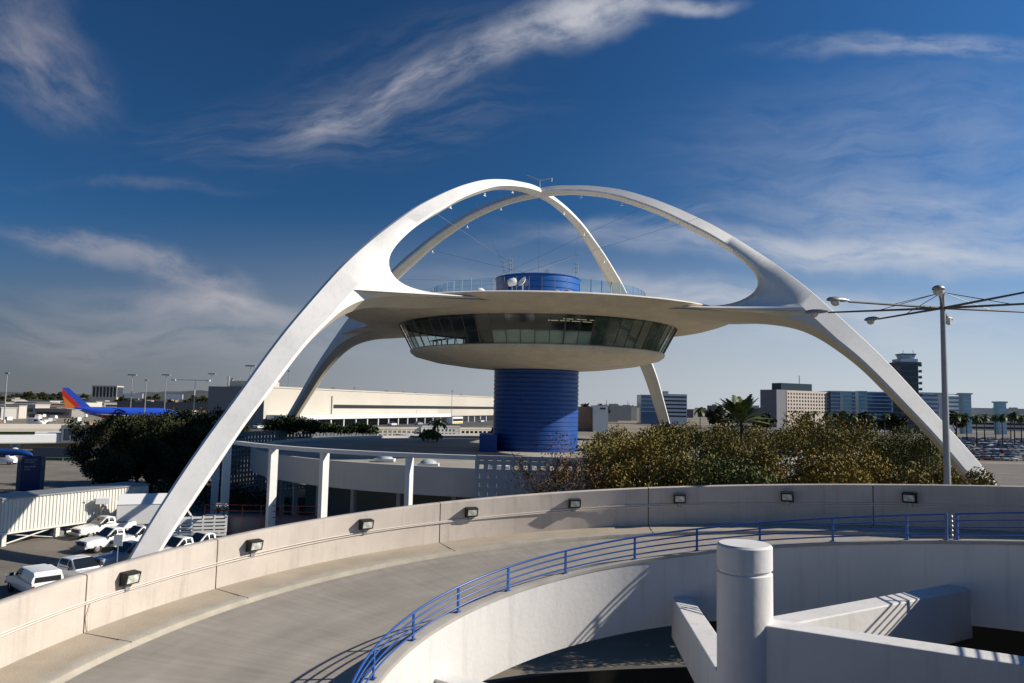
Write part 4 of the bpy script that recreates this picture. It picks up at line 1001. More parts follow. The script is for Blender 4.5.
for k in range(5):
    x = 5.5+k*1.1; p = Matrix.Rotation(ang, 4, 'Z') @ Vector((x, 1.0+.2*k, 0)); g = MB()
    g.box(-.4, .4, -.3, .3, 0, .5+.1*(k % 3)); g.box(-.25, .25, -.2, .2, .5+.1*(k % 3)+.003, .8+.1*(k % 3)); g.tube([(-.4, -.35, .2), (.4, -.35, .2)], .18, 8)
    o = bevel(g.build('stored_equipment', 'steel'), .03); o.location = A+p; o.rotation_euler = (0, 0, k); tag(o, 'piece of grey equipment stored in shade under the corrugated walkway', 'equipment', 'equipment under the walkway')
# blue direction sign
t = empty('direction_sign', gz(29, 101)); t.rotation_euler = (0, 0, R(22)); tag(t, 'tall dark blue direction sign board between grey posts, behind the corrugated walkway', 'sign')
zt_, zb_ = zrel(456, 101, 30)+E, zrel(493, 101, 30)+E
g = MB(); g.box(-1.1, 1.1, -.12, .12, zb_, zt_); g.build('panel', 'signblue', t)
for s_ in (-1, 1): g = MB(); g.box(s_*1.35-.22, s_*1.35+.22, -.2, .2, 0, zt_+.05); g.build('post', 'signgrey', t)
g = MB()
random.seed(3)
for k, (zz, ln) in enumerate([(-.55, 1.3), (-.85, 1.1), (-1.45, 1.2), (-1.8, .7)]):
    x = -.75
    while x < -.75+ln: ww = random.uniform(.06, .11); g.box(x, x+ww, -.135, -.125, zt_+zz, zt_+zz+.14); x += ww+.05
g.build('lettering', 'city0', t)
t = empty('blue_canopy', gz(-8, 99)); tag(t, 'rounded blue canopy tube entering from the left edge above the sign', 'canopy')
g = MB(); zc = zrel(452, 99, 10)+E; pts = [(-9+2*k, 0, zc) for k in range(7)]; g.tube([(-9, 0, zc), (2.8, 0, zc), (3.8, 0, zc-.08), (4.6, 0, zc-.3), (4.8, 0, zc-.45)], [.42, .42, .4, .25, .05], 14); g.build('tube', 'bluepipe', t, smooth=50)
g = MB(); g.tube([(-6, 0, 0), (-6, 0, zc)], .2, 10); g.build('post', 'signgrey', t)
# elevated roadway at left
er = empty('elevated_roadway', gz(0, 172), R(33)); tag(er, 'white elevated roadway on round white columns at the left edge', 'bridge')
x0_, x1_ = gz(-120, 185).x-er.location.x, gz(108, 185).x-er.location.x
zt_, zb_ = zrel(427.5, 185, 30)+E, zrel(441, 185, 30)+E
g = MB(); g.box(x0_, x1_-.5, 0, 11, zb_, zt_-.9); bevel(g.build('deck_beam', 'white', er), .3)
g = MB(); g.box(x0_, x1_-.5, -.3, 0, zt_-.5, zt_+.2); g.box(x0_, x1_-.5, 10.8, 11.1, zt_-.5, zt_+.9); g.build('parapet', 'cream', er)
g = MB(); g.box(x0_, x1_-11, -.1, 0.0, zt_-1.1, zt_-.52); g.build('dark_green_strip', 'leaf_hedge', er)  # thin dark green strip below the front parapet
g = MB(); g.box(x1_-5.8, x1_+1, -.6, 2.5, zb_+.3, zt_+.9)
g.build('joint_house', 'signgrey', er)
for k in range(4):
    g = MB(); g.box(x1_-5.2+k*1.5, x1_-4.1+k*1.5, -.7, -.6, zb_+.8, zt_+.2); g.build('window', 'darkglass', er)
for px in (55, 28, -60):
    p = gz(px, 188)-er.location; g = MB(); g.tube([(p.x, p.y, 0), (p.x, p.y, zb_)], 1.05, 20); g.build('column', 'white', er, smooth=50)
FZ = zrel(448, 160, 60)+E; FB = zrel(457.5, 160, 60)+E
t = empty('fence_screen', gz(60, 160)); tag(t, 'dark green fabric fence and low wall beneath the elevated roadway', 'fence')
g = MB(); g.box(-3, 26, 0, .1, .1, FB-.02); g.build('fabric', 'green', t)
g = MB(); g.box(-6, 34, .3, .6, FB, FZ); g.build('low_wall', 'signgrey', t); g = MB()
for k in range(9): g.tube([(-3+k*3.6, -.05, 0), (-3+k*3.6, -.05, FB)], .05, 6)
g.build('fence_posts', 'steel', t)

# ------------------------------------------------------------ terminal
A = gz(262, 232); Bt = gz(500, 430); d_ = Bt-A; Lt = d_.length*1.3; ang = math.atan2(d_.y, d_.x)
def along(px):
    return min((abs(col_of(A.x+t*math.cos(ang), A.y+t*math.sin(ang), -4)-px), t) for t in range(0, 400))[1]
tm = empty('terminal_building', A, ang); tag(tm, 'long cream terminal building with white canopy running into the distance', 'building')
Ht = zrel(387, 232, 262)+E
g = MB(); g.box(0, Lt, 0, 21, zrel(419, 232, 262)+E+.01, Ht); g.build('upper_wall', 'cream', tm)
g = MB(); g.box(.5, Lt, .6, 20.9, 0, zrel(419, 232, 262)+E); g.build('ground_floor', 'terminalglass', tm)
zc0, zc1 = zrel(419.5, 232, 262)+E, zrel(414, 232, 262)+E
g = MB(); g.box(1.5, along(438), -7, -.01, zc0, zc1-.2); bevel(g.build('canopy', 'white', tm), .1)
g = MB(); g.box(along(332), Lt-8, -.12, .02, zrel(406.5, 232, 262)+E-.4, zrel(403.0, 232, 262)+E-.2); g.build('window_slot', 'terminalglass', tm)
g = MB(); g.box(along(332)-1, along(332)-.4, -.5, 0, zc1, Ht-2); g.build('fin', 'cream', tm)
g = MB(); g.box(-.3, Lt, -.25, .6, Ht-.1, Ht+.35); g.build('roof_edge', 'cream', tm)
for k in range(22): g = MB(); g.box(3+k*8, 3.5+k*8, -6.5, -6.1, 5.0, zc0-.003); g.build('canopy_column', 'white', tm)
g = MB(); g.add([(-.05, .02, 0), (-.05, 21, 0), (-.05, 21, Ht), (-.05, .02, Ht)], [(0, 1, 2, 3)]); g.build('end_wall', 'termgrey', tm)
t = empty('roof_plant_room', Matrix.Translation(A) @ Matrix.Rotation(ang, 4, 'Z') @ Vector((12, 13, Ht))); t.rotation_euler = (0, 0, ang); tag(t, 'small tan plant room on the terminal roof behind the arch leg', 'plant room')
g = MB(); g.box(-6, 6, -5, 5, 0, 2.0); g.build('wall', 'cream', t); g = MB(); g.tube([(-3, 8, 0), (-3, 8, 3.6)], .3, 6); g.tube([(0, 9, 0), (0, 9, 3.0)], .4, 6); g.build('vent_pipe', 'steel', t)
# departures road
rd = MB(); mt = Matrix.Translation((A.x, A.y, 0)) @ Matrix.Rotation(ang, 4, 'Z'); rd.box(-60, Lt, -34, -.05, 4.0, 5.0, None, mt); tag(rd.build('departures_road', 'roadside'), kind='structure')
rb = MB(); rb.box(-60, Lt*.2, -34.3, -34.0, 4.0, 5.8, None, mt); o = rb.build('road_barrier', 'signgrey'); tag(o, 'grey barrier wall along the raised terminal road', 'barrier')
# terminal lamp posts
lampP = None
TLmp = [(332, 388, 300, 1), (353, 388, 330, 0), (386, 391, 330, 1), (402, 392, 345, 0), (415, 393, 350, 1), (451, 391, 330, 0), (461, 395, 400, 1), (315, 392, 262, 0), (209, 400, 240, 0)]
for i, (px, ty, y, k) in enumerate(TLmp):
    zt_ = zrel(ty, y, px)+E; o = empty('street_lamp', gz(px, y)); tag(o, 'thin street lamp in front of the cream terminal wall', 'street lamp', 'street lamps along the terminal')
    g = MB(); g.tube([(0, 0, 0), (0, 0, zt_)], [.16, .10], 7); g.build('pole', 'steel', o)
    g = MB(); g.box(-1.2 if k else -.4, .4, -.2, .2, zt_-.1, zt_+.15); g.build('lamp_head', 'steel', o)
# airfield masts on left
for i, (px, ty, y, k) in enumerate([(2, 373, 210, 0), (129, 375, 300, 1), (143, 380, 260, 0), (163, 375, 300, 1), (192, 380, 240, 2), (209, 374, 330, 1), (247, 366, 250, 1), (286, 371, 300, 0)]):
    zt_ = zrel(ty, y, px)+E; o = empty('light_mast', gz(px, y))
    lbs = ['tall light mast at the left edge of the picture', 'first tall mast right of the jet tail with flat lamp head', 'plain thin mast before the jet fuselage', 'tall mast with flat lamp head above the jet nose', 'white mast with a long double arm left of the dark terminal end',
           'mast with flat lamp head over the grey terminal end', 'mast with flat lamp head just left of the near arch leg', 'thin mast just right of the near arch leg']
    tag(o, lbs[i], 'light mast')
    g = MB(); g.tube([(0, 0, 0), (0, 0, zt_)], [.22, .10], 7); g.build('pole', 'white' if k == 2 else 'steel', o)
    g = MB()
    if k == 1: g.box(-1.6, 1.6, -.6, .6, zt_-.15, zt_+.3)
    elif k == 2: g.box(-6.8, 4, -.15, .15, zt_-.15, zt_+.1); g.box(-7.5, -6.2, -.4, .4, zt_-.35, zt_+.15); g.box(3.4, 4.6, -.4, .4, zt_-.35, zt_+.15)
    else: g.box(-.5, .5, -.3, .3, zt_-.2, zt_+.2)
    g.build('lamp_head', 'white' if k == 2 else 'steel', o)

# ------------------------------------------------------------ jet
jt = empty('jet_aircraft', (at(127, 262, 0).x, 262, AP)); jt.rotation_euler = (0, 0, R(14)); tag(jt, 'blue jet airliner with red and orange tail parked behind the dark trees', 'aircraft')
cz = 4.4
g = MB(); st = [(-16.5, .15, 1.6), (-15, .55, 1.35), (-11, 1.35, .55), (-7, 1.88, .05), (0, 1.9, 0), (10, 1.9, 0), (13.5, 1.75, -.05), (15.5, 1.3, -.2), (16.6, .7, -.4), (17.0, .1, -.5)]
vs = []; n = 24
for x, r_, dz_ in st:
    for k in range(n): an = 2*PI*k/n; vs.append((x, r_*math.cos(an), cz+dz_+r_*math.sin(an)))
fs = [(i*n+k, i*n+(k+1) % n, (i+1)*n+(k+1) % n, (i+1)*n+k) for i in range(len(st)-1) for k in range(n)]
b = MB()
b.v = [tuple(q) for q in vs]; b.mats = ['planeblue', 'planered', 'planeorange']
for f_ in fs:
    zc = sum(vs[i][2] for i in f_)/4; b.f.append(list(f_)); b.m.append(0 if zc > cz-1.0 else 1)
b.build('fuselage', None, jt, smooth=50)
def fin(pts, m, t=.18):
    g = MB(); k = len(pts); vs = [(x, -t, z) for x, z in pts]+[(x, t, z) for x, z in pts]
    g.add(vs, [tuple(range(k)), tuple(range(2*k-1, k-1, -1))]+[(i, (i+1) % k, (i+1) % k+k, i+k) for i in range(k)]); return g.build('tail_fin', m, jt)
# three bands of the fin, each a painted piece of the rudder and fin
fin([(-20.2+.0, 12.6), (-18.2, 12.6), (-11.2, 6.3), (-9.0, 5.9), (-13.6, 5.9)], 'planeblue')
fin([(-20.1, 12.3), (-13.7, 5.9), (-15.2, 5.7), (-19.9, 10.0)], 'planered', .19)
fin([(-19.85, 9.9), (-15.3, 5.7), (-18.6, 5.6)], 'planeorange', .2)
for s_ in (-1, 1):
    g = MB(); g.add([(-17, s_*.6, cz+.9), (-13.6, s_*.9, cz+.7), (-16.8, s_*6.5, cz+1.3), (-18.3, s_*6.5, cz+1.3), (-17, s_*.6, cz+1.1), (-13.6, s_*.9, cz+.95), (-16.8, s_*6.5, cz+1.4), (-18.3, s_*6.5, cz+1.4)], [(0, 1, 2, 3), (7, 6, 5, 4), (0, 4, 5, 1), (1, 5, 6, 2), (2, 6, 7, 3), (3, 7, 4, 0)]); g.build('tailplane', 'steel', jt)
    g = MB(); g.add([(-3, s_*1.5, cz-1.2), (4, s_*1.5, cz-1.3), (-3.5, s_*16.5, cz-.2), (-5, s_*16.5, cz-.2), (-3, s_*1.5, cz-.9), (4, s_*1.5, cz-.9), (-3.5, s_*16.5, cz-.1), (-5, s_*16.5, cz-.1)], [(0, 1, 2, 3), (7, 6, 5, 4), (0, 4, 5, 1), (1, 5, 6, 2), (2, 6, 7, 3), (3, 7, 4, 0)]); g.build('wing', 'steel', jt)
    g = MB(); g.tube([(-.5, s_*5, cz-2.3), (1, s_*5, cz-2.3), (3.6, s_*5, cz-2.25)], [.55, .95, .85], 16); g.build('engine', 'planeblue', jt, smooth=50)
for x, y in ((12.5, 0), (-1.5, 2.8), (-1.5, -2.8)): g = MB(); g.tube([(x, y, 0.5), (x, y, 3.2)], .14, 6); g.tube([(x, y-.35, .5), (x, y+.35, .5)], .5, 12); g.build('landing_gear', 'tyre', jt)

# ------------------------------------------------------------ far buildings
def block(name, x0, x1, y, d_, z0, z1, m, lb, cat='building', grp=None, rz=0, cx=None):
    root = empty(name, ((x0+x1)/2, y, 0), rz); tag(root, lb, cat, grp); hw = (x1-x0)/2
    g = MB(); g.box(-hw, hw, 0, d_, z0, z1); g.build('wall', m, root); return root, hw
# cream hotel (two faces)
y = 620; xa, xb = gz(766, y).x, gz(836, y).x
zt_ = zrel(390.5, y, 800)+E
rt = empty('hotel_building', (gz(787, y).x, y, 0), R(27)); tag(rt, 'cream hotel with rows of small windows and dark roof storey', 'building')
Lh = (gz(836, y).x-gz(787, y).x)*1.36
g = MB(); g.box(0, Lh, 0, 18, -8, zt_); g.build('wall', 'hotelcream', rt)
g = MB(); g.box(-11, -.02, .3, 18, -8, zt_+.3); g.build('side_wing', 'hotelgrey', rt)
g = MB(); g.box(-2, Lh*.62, 4, 14, zt_, zt_+6.0); g.build('roof_storey', 'darkglass', rt)
g = MB(); g.tube([(Lh*.45, 9, zt_+6), (Lh*.45, 9, zt_+13)], .35, 6); g.build('roof_mast', 'steel', rt)
wm = None
for i in range(16):
    for j in range(6):
        if wm is None: g = MB(); g.box(0, 1.5, -.06, .02, 0, 1.5); wm = g.build('window', 'darkglass', rt); o = wm
        else: o = wm.copy(); C.objects.link(o); o.parent = rt
        o.location = (1.1+i*(Lh-2)/16, 0, zt_-3.4-j*2.9)
# blue glass office
y = 640; zt_ = zrel(391.5, y, 865)+E
rt, hw = block('office_building', gz(831, y).x, gz(892, y).x, y, 40, -2, zt_, 'blueglass', 'long blue glass office with pale cyan glass pylons')
for k in range(8): g = MB(); g.box(-hw-.05, hw+.05, -.12, 0, zt_-1.0-k*3.1, zt_-.3-k*3.1); g.build('floor_band', 'paleband', rt)
for px, ty in ((848, 392), (863.5, 391)):
    x = gz(px, 560).x; t = empty('glass_pylon', (x, 560, 0)); tag(t, 'left pale cyan glass pylon before the blue office' if px < 850 else 'right pale cyan glass pylon before the blue office', 'pylon', 'pale glass pylons')
    zz = zrel(ty, 560, px)+E; g = MB(); g.box(-3.2, 3.2, 0, 5, 0, zz); g.build('shaft', 'cyanglass', t)
    g = MB()
    for k in range(10): g.box(-3.25, 3.25, -.1, 0, k*2.9, k*2.9+.3)
    g.build('frame_bands', 'paleband', t)
x = gz(893, 575).x; rt, hw = block('annex_building', gz(885, 660).x, gz(915, 660).x, 660, 15, 0, zrel(394, 660, 893)+E, 'paleband', 'pale office annex behind the right arch leg')
g = MB(); g.box(-hw+2, -hw+9, -.1, 0, 2, zrel(397, 660, 893)+E); g.build('window', 'cyanglass', rt)
# white office with blue glass corner, left of hotel
y = 640; zt_ = zrel(395, y, 662)+E
rt = empty('white_office', (gz(662, y).x, y, 0)); tag(rt, 'white banded office block with a blue glass left half behind the far arch leg', 'building')
w1 = gz(687, y).x-gz(662, y).x; w0 = gz(641, y).x-gz(662, y).x
g = MB(); g.box(0, w1, 0, 22, -8, zt_+1); g.build('wall', 'white', rt)
for k in range(6): g = MB(); g.box(.5, w1-.5, -.08, .02, zt_-2.2-k*3.2, zt_-.8-k*3.2); g.build('window_band', 'darkglass', rt)
g = MB(); g.box(w0, -.02, .4, 22, -8, zt_); g.build('glass_wing', 'blueglass', rt)
for k in range(5): g = MB(); g.box(w0, -.03, .3, .4, zt_-.5-k*3.4, zt_-k*3.4); g.build('floor_band', 'paleband', rt)
g = MB(); g.box(w1*.1, w1*.3, 5, 9, zt_+1, zt_+3.4); g.build('roof_unit', 'steel', rt)
# control tower
y = 520; ct = empty('control_tower', (gz(911, y).x, y, 0)); tag(ct, 'dark blue glass control tower with stepped cab behind the right arch leg', 'control tower')
hw = (gz(922, y).x-gz(900, y).x)/2; zt_ = zrel(364, y, 911)+E
g = MB(); g.box(-hw*.8, hw*.8, 0, 2*hw*.8, 0, zt_); g.build('shaft', 'darkglass', ct)
for k in range(12):
    z = zt_-1.2-k*4.1
    if z < 0: break
    g = MB(); g.box(-hw, hw*.95, -1.2, 2*hw, z, z+.9); g.build('floor_slab', 'signgrey', ct)
    g = MB()
    g.box(hw*.95, hw*1.12, -.2, 1.6, z-.4, z+1.4); g.build('balcony', 'signgrey', ct)
for k in range(5): g = MB(); g.box(-hw*.8+k*hw*.38, -hw*.8+k*hw*.38+.35, -.1, 0, 2, zt_); g.build('fin', 'signgrey', ct)
g = MB(); g.box(-hw*1.0, hw*1.0, -1.5, 2*hw, zt_, zt_+1.4); g.build('gallery', 'signgrey', ct)
g = MB(); g.box(-hw*.78, hw*.78, 0, 2*hw*.8, zt_+1.4, zt_+3.6); g.build('upper_gallery', 'paleband', ct)
g = MB(); b_ = hw*.5; tpp = hw*.62; g.add([(-b_, 1, zt_+3.6), (b_, 1, zt_+3.6), (b_, 1+2*b_, zt_+3.6), (-b_, 1+2*b_, zt_+3.6), (-tpp, .2, zt_+6.4), (tpp, .2, zt_+6.4), (tpp, 1.8+2*b_, zt_+6.4), (-tpp, 1.8+2*b_, zt_+6.4)], [(0, 1, 5, 4), (1, 2, 6, 5), (2, 3, 7, 6), (3, 0, 4, 7), (4, 5, 6, 7)]); g.build('cab', 'cyanglass', ct)
g = MB(); g.box(-tpp*1.05, tpp*1.05, 0, 2+2*b_, zt_+6.4, zt_+7.2); g.tube([(-tpp*.8, 1, zt_+7.2), (-tpp*.8, 1, zt_+9.4)], .15, 6); g.tube([(tpp*.7, 1, zt_+7.2), (tpp*.7, 1, zt_+9.8)], .15, 6); g.build('cab_roof', 'signgrey', ct)
# buildings right of the tower
rt, hw = block('office_building', gz(921, 600).x, gz(946, 600).x, 600, 30, 0, zrel(392.5, 600, 933)+E, 'paleband', 'pale grey office block immediately right of the control tower')
for k in range(5): g = MB(); g.box(-hw+1, hw*.4, -.1, .02, zrel(392.5, 600, 933)+E-3.2-k*3.3, zrel(392.5, 600, 933)+E-1.6-k*3.3); g.build('window_band', 'blueglass', rt)
rt, hw = block('office_building', gz(947, 620).x, gz(970, 620).x, 620, 30, 0, zrel(396, 620, 958)+E, 'paleband', 'low pale banded office between the lamp pole and the cyan pylon')
for k in range(4): g = MB(); g.box(-hw+.5, hw-.5, -.1, .02, zrel(396, 620, 958)+E-2.6-k*3.3, zrel(396, 620, 958)+E-1.2-k*3.3); g.build('window_band', 'blueglass', rt)
for px, ty, lb in ((968, 393, 'cyan glass pylon right of the lamp pole'), (1003, 401.5, 'small cyan glass pylon among the palms at the right edge')):
    t = empty('glass_pylon', gz(px, 540)); tag(t, lb, 'pylon', 'pale glass pylons'); zz = zrel(ty, 540, px)+E; g = MB(); g.box(-3, 3, 0, 5, 0, zz-1); g.build('shaft', 'cyanglass', t); g = MB(); g.box(-3.9, 3.9, -.6, 5.6, zz-1, zz); g.build('cap', 'green' if False else 'cyanglass', t)
    g = MB()
    for k in range(9): g.box(-3.05, 3.05, -.1, 0, k*2.9, k*2.9+.25)
    g.build('frame_bands', 'paleband', t)
rt, hw = block('parking_structure', gz(925, 660).x, gz(1080, 660).x, 660, 60, 0, zrel(408, 660, 985)+E, 'greywall', 'long low grey parking structure behind the packed car park')
for k in range(3): g = MB(); g.box(-hw+1, hw-1, -.1, .02, 1.6+k*3.6, 3.4+k*3.6); g.build('deck_opening', 'black', rt)
t = empty('street_lamp', gz(940, 250)); tag(t, 'double armed street lamp standing left of the tall lamp pole', 'street lamp'); zt_ = zrel(394, 250, 940)+E
g = MB(); g.tube([(0, 0, 0), (0, 0, zt_)], [.2, .12], 8); g.build('pole', 'steel', t)
g = MB(); g.box(-1, 6.5, -.1, .1, zt_-.1, zt_+.1); g.box(5.8, 7.4, -.3, .3, zt_-.25, zt_+.15); g.box(-1.4, -.3, -.3, .3, zt_-.3, zt_+.1); g.build('arm', 'steel', t)
# building between core and far leg
rt, hw = block('service_building', gz(578, 420).x, gz(593, 420).x, 420, 14, 0, zrel(407, 420, 586)+E, 'city4', 'small brown service building right of the blue core')
rt, hw = block('service_building', gz(593, 415).x, gz(608, 415).x, 415, 14, 0, zrel(405.5, 415, 600)+E, 'white', 'small white service building right of the brown one')
g = MB(); g.box(hw-4.5, hw-1.5, -.08, .02, 12.2, 13.2); g.build('window', 'darkglass', rt)
# distant framed tower on left
y = 700; rt = empty('framed_tower', (gz(103, y).x, y, 0)); tag(rt, 'distant white framed office tower behind the jet fuselage', 'building')
hw = (gz(116, y).x-gz(91, y).x)/2; zt_ = zrel(386, y, 103)+E; zb_ = zrel(397, y, 103)+E
g = MB(); g.box(-hw+.5, hw-.5, .5, 12, zb_-14, zt_-.5); g.build('glass_core', 'darkglass', rt)
g = MB(); g.box(-hw, hw, 0, 12.5, zt_-.8, zt_+.4)
for k in range(8): x = -hw+k*(2*hw-.8)/7; g.box(x, x+.8, 0, .49, zb_-12, zt_-.8)
g.build('white_frame', 'cream', rt); g = MB(); g.box(-hw-1, hw+1, -1.5, 12, zb_-16, zb_); g.build('podium', 'cream', rt)
# low dark terminal between jet and grey end wall
rt, hw = block('concourse_building', gz(116, 420).x, gz(215, 420).x, 420, 40, 7, zrel(403, 420, 165)+E, 'city3', 'long low dark concourse roof behind the jet')
g = MB(); g.box(-hw, hw, -.3, 0, zrel(403, 420, 165)+E-1, zrel(402, 420, 165)+E); g.build('roof_edge', 'signgrey', rt)
for k in range(2): g = MB(); g.box(-hw+4+k*22, -hw+14+k*22, -.5, .1, 13, 15.6); g.build('sign_box' if k else 'roof_unit', 'paleband', rt)
# city blocks
random.seed(31)
names = ['pale grey', 'dull brown', 'sand coloured', 'dark grey', 'rust brown']
for i in range(190):
    y = random.choice([330, 380, 440, 520, 620, 750, 900, 1100, 1350])*random.uniform(.93, 1.08)
    px = random.uniform(-60, 205); wd = random.uniform(5, 14)*(1+y/1400); hh = random.uniform(2.6, 4.6)*(1+y/1300)
    if y < 460 and px > 60: continue
    m = random.choice([0, 0, 1, 2, 2, 3, 4, 0, 2]); base = AP
    p = gz(px, y); o = empty('low_building', (p.x, y, base), random.uniform(-.5, .5)); tag(o, names[m]+' low building in the distant town on the left', 'building', 'low '+names[m]+' buildings of the distant town')
    g = MB(); g.box(-wd/2, wd/2, 0, wd*.7, 0, hh); g.build('wall', 'city%d' % m, o)
    g = MB(); g.box(-wd/2-.2, wd/2+.2, -.3, wd*.7+.2, hh, hh+.35); g.build('roof', 'city%d' % random.choice([0, 1, 3]), o)
    g = MB(); g.box(-wd/2+1, wd/2-1, -.08, .02, hh*.4, hh*.68); g.build('window_strip', 'darkglass', o)
ccol = ['white', 'grey', 'brown']
cm = ['white', 'city1', 'city4']; cont = {}
for i in range(60):
    y = random.uniform(240, 430); px = random.uniform(-30, 120)
    if px > 60 and y < 250: continue
    k = random.choice([0, 0, 1, 2])
    if k not in cont:
        g = MB(); g.add([(-1.6, -1, .35), (1.6, -1, .35), (1.6, 1, .35), (-1.6, 1, .35), (-1.6, -1, 1.5), (1.6, -1, 1.5), (1.6, 1, 1.5), (-1.6, 1, 1.5), (-1.6, -.5, 2.1), (1.6, -.5, 2.1), (1.6, 1, 2.1), (-1.6, 1, 2.1)], [(0, 3, 2, 1), (0, 1, 5, 4), (4, 5, 9, 8), (8, 9, 10, 11), (2, 3, 7, 11, 10, 6), (1, 2, 6, 10, 9, 5), (3, 0, 4, 8, 11, 7)])
        o = empty('baggage_cart'); g.build('container', cm[k], o)
        for x in (-1.1, 1.1):
            g = MB(); g.tube([(x, -.9, .22), (x, .9, .22)], .22, 8); g.build('wheels', 'tyre', o)
        cont[k] = o
    else: o = copy_tree(cont[k])
    o.location = gz(px, y, AP); o.scale = (.75, .75, .75); o.rotation_euler = (0, 0, random.random()*6); tag(o, ccol[k]+' baggage container cart on the airfield apron at the left', 'cart', ccol[k]+' baggage carts on the apron')
for i in range(26):
    px = random.choice([random.uniform(575, 770), random.uniform(575, 660), random.uniform(840, 1024)]); y = random.uniform(700, 1400); wd = random.uniform(10, 35); hh = E+zrel(random.uniform(405, 409.5), y, px)
    m = random.choice([0, 1, 2, 3]); p = gz(px, y); o = empty('low_building', (p.x, y, -1)); tag(o, names[m]+' low building on the skyline right of the blue core', 'building', 'low '+names[m]+' skyline buildings')
    g = MB(); g.box(-wd/2, wd/2, 0, wd*.7, 0, hh+1); g.build('wall', 'city%d' % m, o)
    g = MB(); g.tube([(0, 3, hh+1), (0, 3, hh+1+random.uniform(2, 7))], .3, 5); g.box(-wd*.2, wd*.1, 2, 5, hh+1, hh+2.5); g.build('roof_equipment', 'steel', o)
# distant round trees, individual
random.seed(8)
dt = tree('distant_tree', (0, 0, 0), 8, 4.2, 'leaf_dark', 'small dark tree in the distant town on the left', 'distant dark trees', 140, 700, .7, .2, .8, 5)
first = True
for i in range(60):
    left = i < 46
    px = random.uniform(-40, 205) if left else random.uniform(580, 1020); y = random.uniform(430, 1500) if left else random.uniform(450, 700)
    if not left and 760 < px < 900: y = random.uniform(380, 500)
    o = dt if first else copy_tree(dt); first = False
    p = gz(px, y); o.location = (p.x, y, AP if left else 0); s_ = random.uniform(.8, 1.3)*(1+.0004*y)*(1 if left else 1.25); o.scale = (s_*1.3, s_*1.3, s_); o.rotation_euler = (0, 0, i)
    tag(o, 'small dark tree in the distant town on the left' if left else 'dark round distant tree below the offices on the right', 'tree', 'distant dark trees on the left' if left else 'distant dark trees on the right')

# ------------------------------------------------------------ far vehicles
def farcar(m):
    b = MB(); k = 'far%d' % m
    def ring(x, w_, z0, z1, z2=None): return [(x, -w_, z0), (x, w_, z0), (x, w_, z1), (x, -w_, z1)]
    st = [ring(-2.2, .8, .35, .85), ring(-2.0, .88, .25, .95), ring(-.4, .9, .25, .95), ring(1.2, .9, .25, .92), ring(2.1, .85, .28, .78), ring(2.25, .7, .35, .65)]
    vs = [q for r_ in st for q in r_]; fs = [(i*4+j, i*4+(j+1) % 4, (i+1)*4+(j+1) % 4, (i+1)*4+j) for i in range(len(st)-1) for j in range(4)]+[(0, 1, 2, 3), (23, 22, 21, 20)]
    b.add(vs, fs, k)
    b.add([(-1.7, -.8, .94), (-1.7, .8, .94), (1.0, .8, .94), (1.0, -.8, .94), (-1.1, -.62, 1.38), (-1.1, .62, 1.38), (.3, .62, 1.40), (.3, -.62, 1.40)], [(0, 1, 5, 4), (1, 2, 6, 5), (2, 3, 7, 6), (3, 0, 4, 7)], 'carglass')
    b.add([(-1.1, -.62, 1.385), (-1.1, .62, 1.385), (.3, .62, 1.405), (.3, -.62, 1.405)], [(0, 1, 2, 3)], k)
    for x in (-1.35, 1.35):
        for y in (-.75, .75): b.tube([(x, y-.12, .33), (x, y+.12, .33)], .33, 10, 'tyre')
    o = b.build('parked_car', None); return o
cols = ['silver', 'grey', 'black', 'dark red', 'dark blue', 'beige']
protos = {}
random.seed(17)
def placecar(x, y, z, az, m, lb, grp):
    if m not in protos: protos[m] = farcar(m); o = protos[m]
    else: o = protos[m].copy(); C.objects.link(o)
    o.location = (x, y, z); o.rotation_euler = (0, 0, az); tag(o, lb, 'car', grp)
cnt = 0
for row in range(13):
    y = 232+row*11.5+(row//2)*8
    x = gz(948+(row % 3)*3, y).x
    xe = gz(1045, y).x
    step = 2.75
    while x < xe and cnt < 285:
        if random.random() < .82:
            m = random.choice([0, 0, 0, 1, 1, 2, 3, 4, 5])
            placecar(x, y, .01, PI/2+random.uniform(-.05, .05)+(PI if random.random() < .5 else 0), m, cols[m]+' car in the packed car park beyond the lamp post', cols[m]+' cars in the packed car park'); cnt += 1
        x += step
for i, px in enumerate((214, 222, 259, 268)): 
    p = gz(px, 222+3*i); placecar(p.x, p.y, 5.01, ang, 0, ['silver car on the raised road, left of the near arch leg', 'second silver car on the raised road, left of the near arch leg', 'silver car on the raised road just right of the near arch leg', 'silver car second right of the near arch leg on the raised road'][i], None)
for i, t_ in enumerate((60, 78, 96, 118, 150)):
    p = mt @ Vector((t_, -12-2*(i % 2), 5.01)); placecar(p.x, p.y, p.z, ang, [0, 1, 0, 3, 0][i], ['silver', 'grey', 'second silver', 'dark red', 'farthest silver'][i]+' car at the kerb under the white terminal canopy', None)
# bus
p = mt @ Vector((100, -20, 5.01)); t = empty('shuttle_bus', p, ang); tag(t, 'white and yellow shuttle bus in front of the terminal', 'bus')
g = MB(); g.box(-5.5, 5.5, -1.25, 1.25, .35, 3.0); bevel(g.build('body', 'white', t), .15); g = MB(); g.box(-5.3, 5.3, -1.262, 1.262, .6, 1.0); g.build('yellow_stripe', 'yellow', t); g = MB(); g.box(-5.2, 5.2, -1.27, 1.27, 1.4, 2.4); g.build('window_band', 'carglass', t); g = MB(); g.box(-5.5, 5.5, -1.2, 1.2, 3.0, 3.2); g.build('roof', 'white', t)
g = MB(); g.box(5.4, 5.56, -1.2, 1.2, .5, 3.0); g.build('blue_front', 'planeblue', t)
for x in (-3.5, 3.5):
    for s_ in (-1, 1): wheel(t, x, s_*1.1, .48, .3)
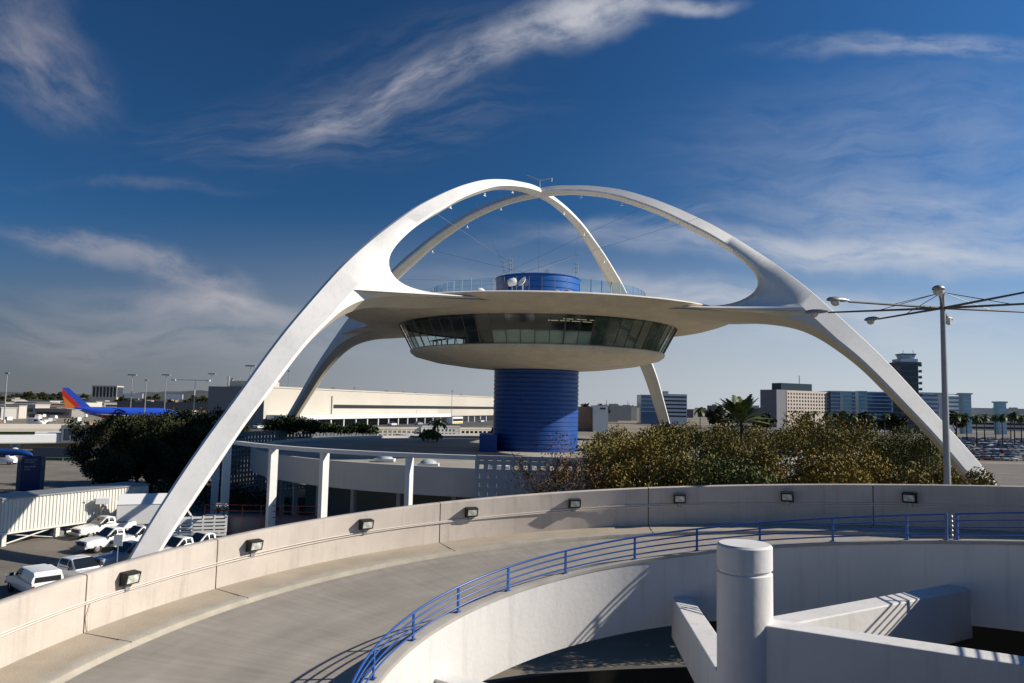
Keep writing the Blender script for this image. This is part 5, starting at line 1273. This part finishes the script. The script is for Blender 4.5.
# service vehicles on the apron
for i, (px, py_, y, col, lb) in enumerate([(36, 418, 250, 'white', 'white airport service van with a dark window near the elevated roadway'), (6, 447, 176, 'yellow', 'yellow service vehicle under the elevated roadway'), (3, 461, 150, 'white', 'white van at the left edge below the blue canopy'), (108, 433, 205, 'white', 'white van glimpsed between the dark trees')]):
    zb_ = {0: AP}.get(i, 0) if i != 1 else 3.2
    t = empty('service_van', gz(px, y, zb_)); tag(t, lb, 'van')
    section_body(t, 'body', col if col != 'white' else 'carwhite', [(-2.6, .95, .85, .4, 2.2), (-2.4, 1, .9, .35, 2.3), (1.2, 1, .88, .35, 2.3), (1.9, 1, .9, .35, 1.4), (2.6, .95, .85, .4, 1.1)])
    g = MB(); g.add([(1.86, -.8, 1.45), (1.86, .8, 1.45), (1.32, .75, 2.15), (1.32, -.75, 2.15)], [(0, 1, 2, 3)]); g.box(-.2, 1.0, -1.01, 1.01, 1.4, 2.0); g.build('window', 'carglass', t)
    for x in (-1.6, 1.7):
        for s_ in (-1, 1): wheel(t, x, s_*.85)
# patio rail and planter with white flowers beyond the arch leg
t = empty('patio_fence', gz(215, 66, LZ)); tag(t, 'thin dark red tubular fence in the shaded patio right of the arch leg', 'fence')
g = MB()
for k in range(7): g.tube([(k*1.6-1, 0, 0), (k*1.6-1, 0, 3.0)], .035, 6)
for z in (2.0, 2.5, 3.0): g.tube([(-1, 0, z), (8.6, 0, z)], .03, 6)
g.build('rails', 'red', t)
g = MB(); g.box(-1.5, 9, .3, 2.2, 0, 1.9); g.build('plinth', 'signgrey', t)
M['petal'] = mat('white petals', (.7, .66, .64), .7)
for px, lb in ((218, 'left white flowering plant behind the patio fence'), (224, 'right white flowering plant behind the patio fence')):
    random.seed(px); t = empty('flowering_plant', gz(px, 68, 1.9+LZ)); tag(t, lb, 'plant', 'white flowering plants on the patio')
    l = MB(); leaves(l, [(Vector((0, 0, .7)), .3, .9)], 60, .05); l.build('flowers', 'petal', t); l = MB(); leaves(l, [(Vector((0, 0, .45)), .3, .9)], 120, .07); l.build('leaves', 'leaf_hedge', t)
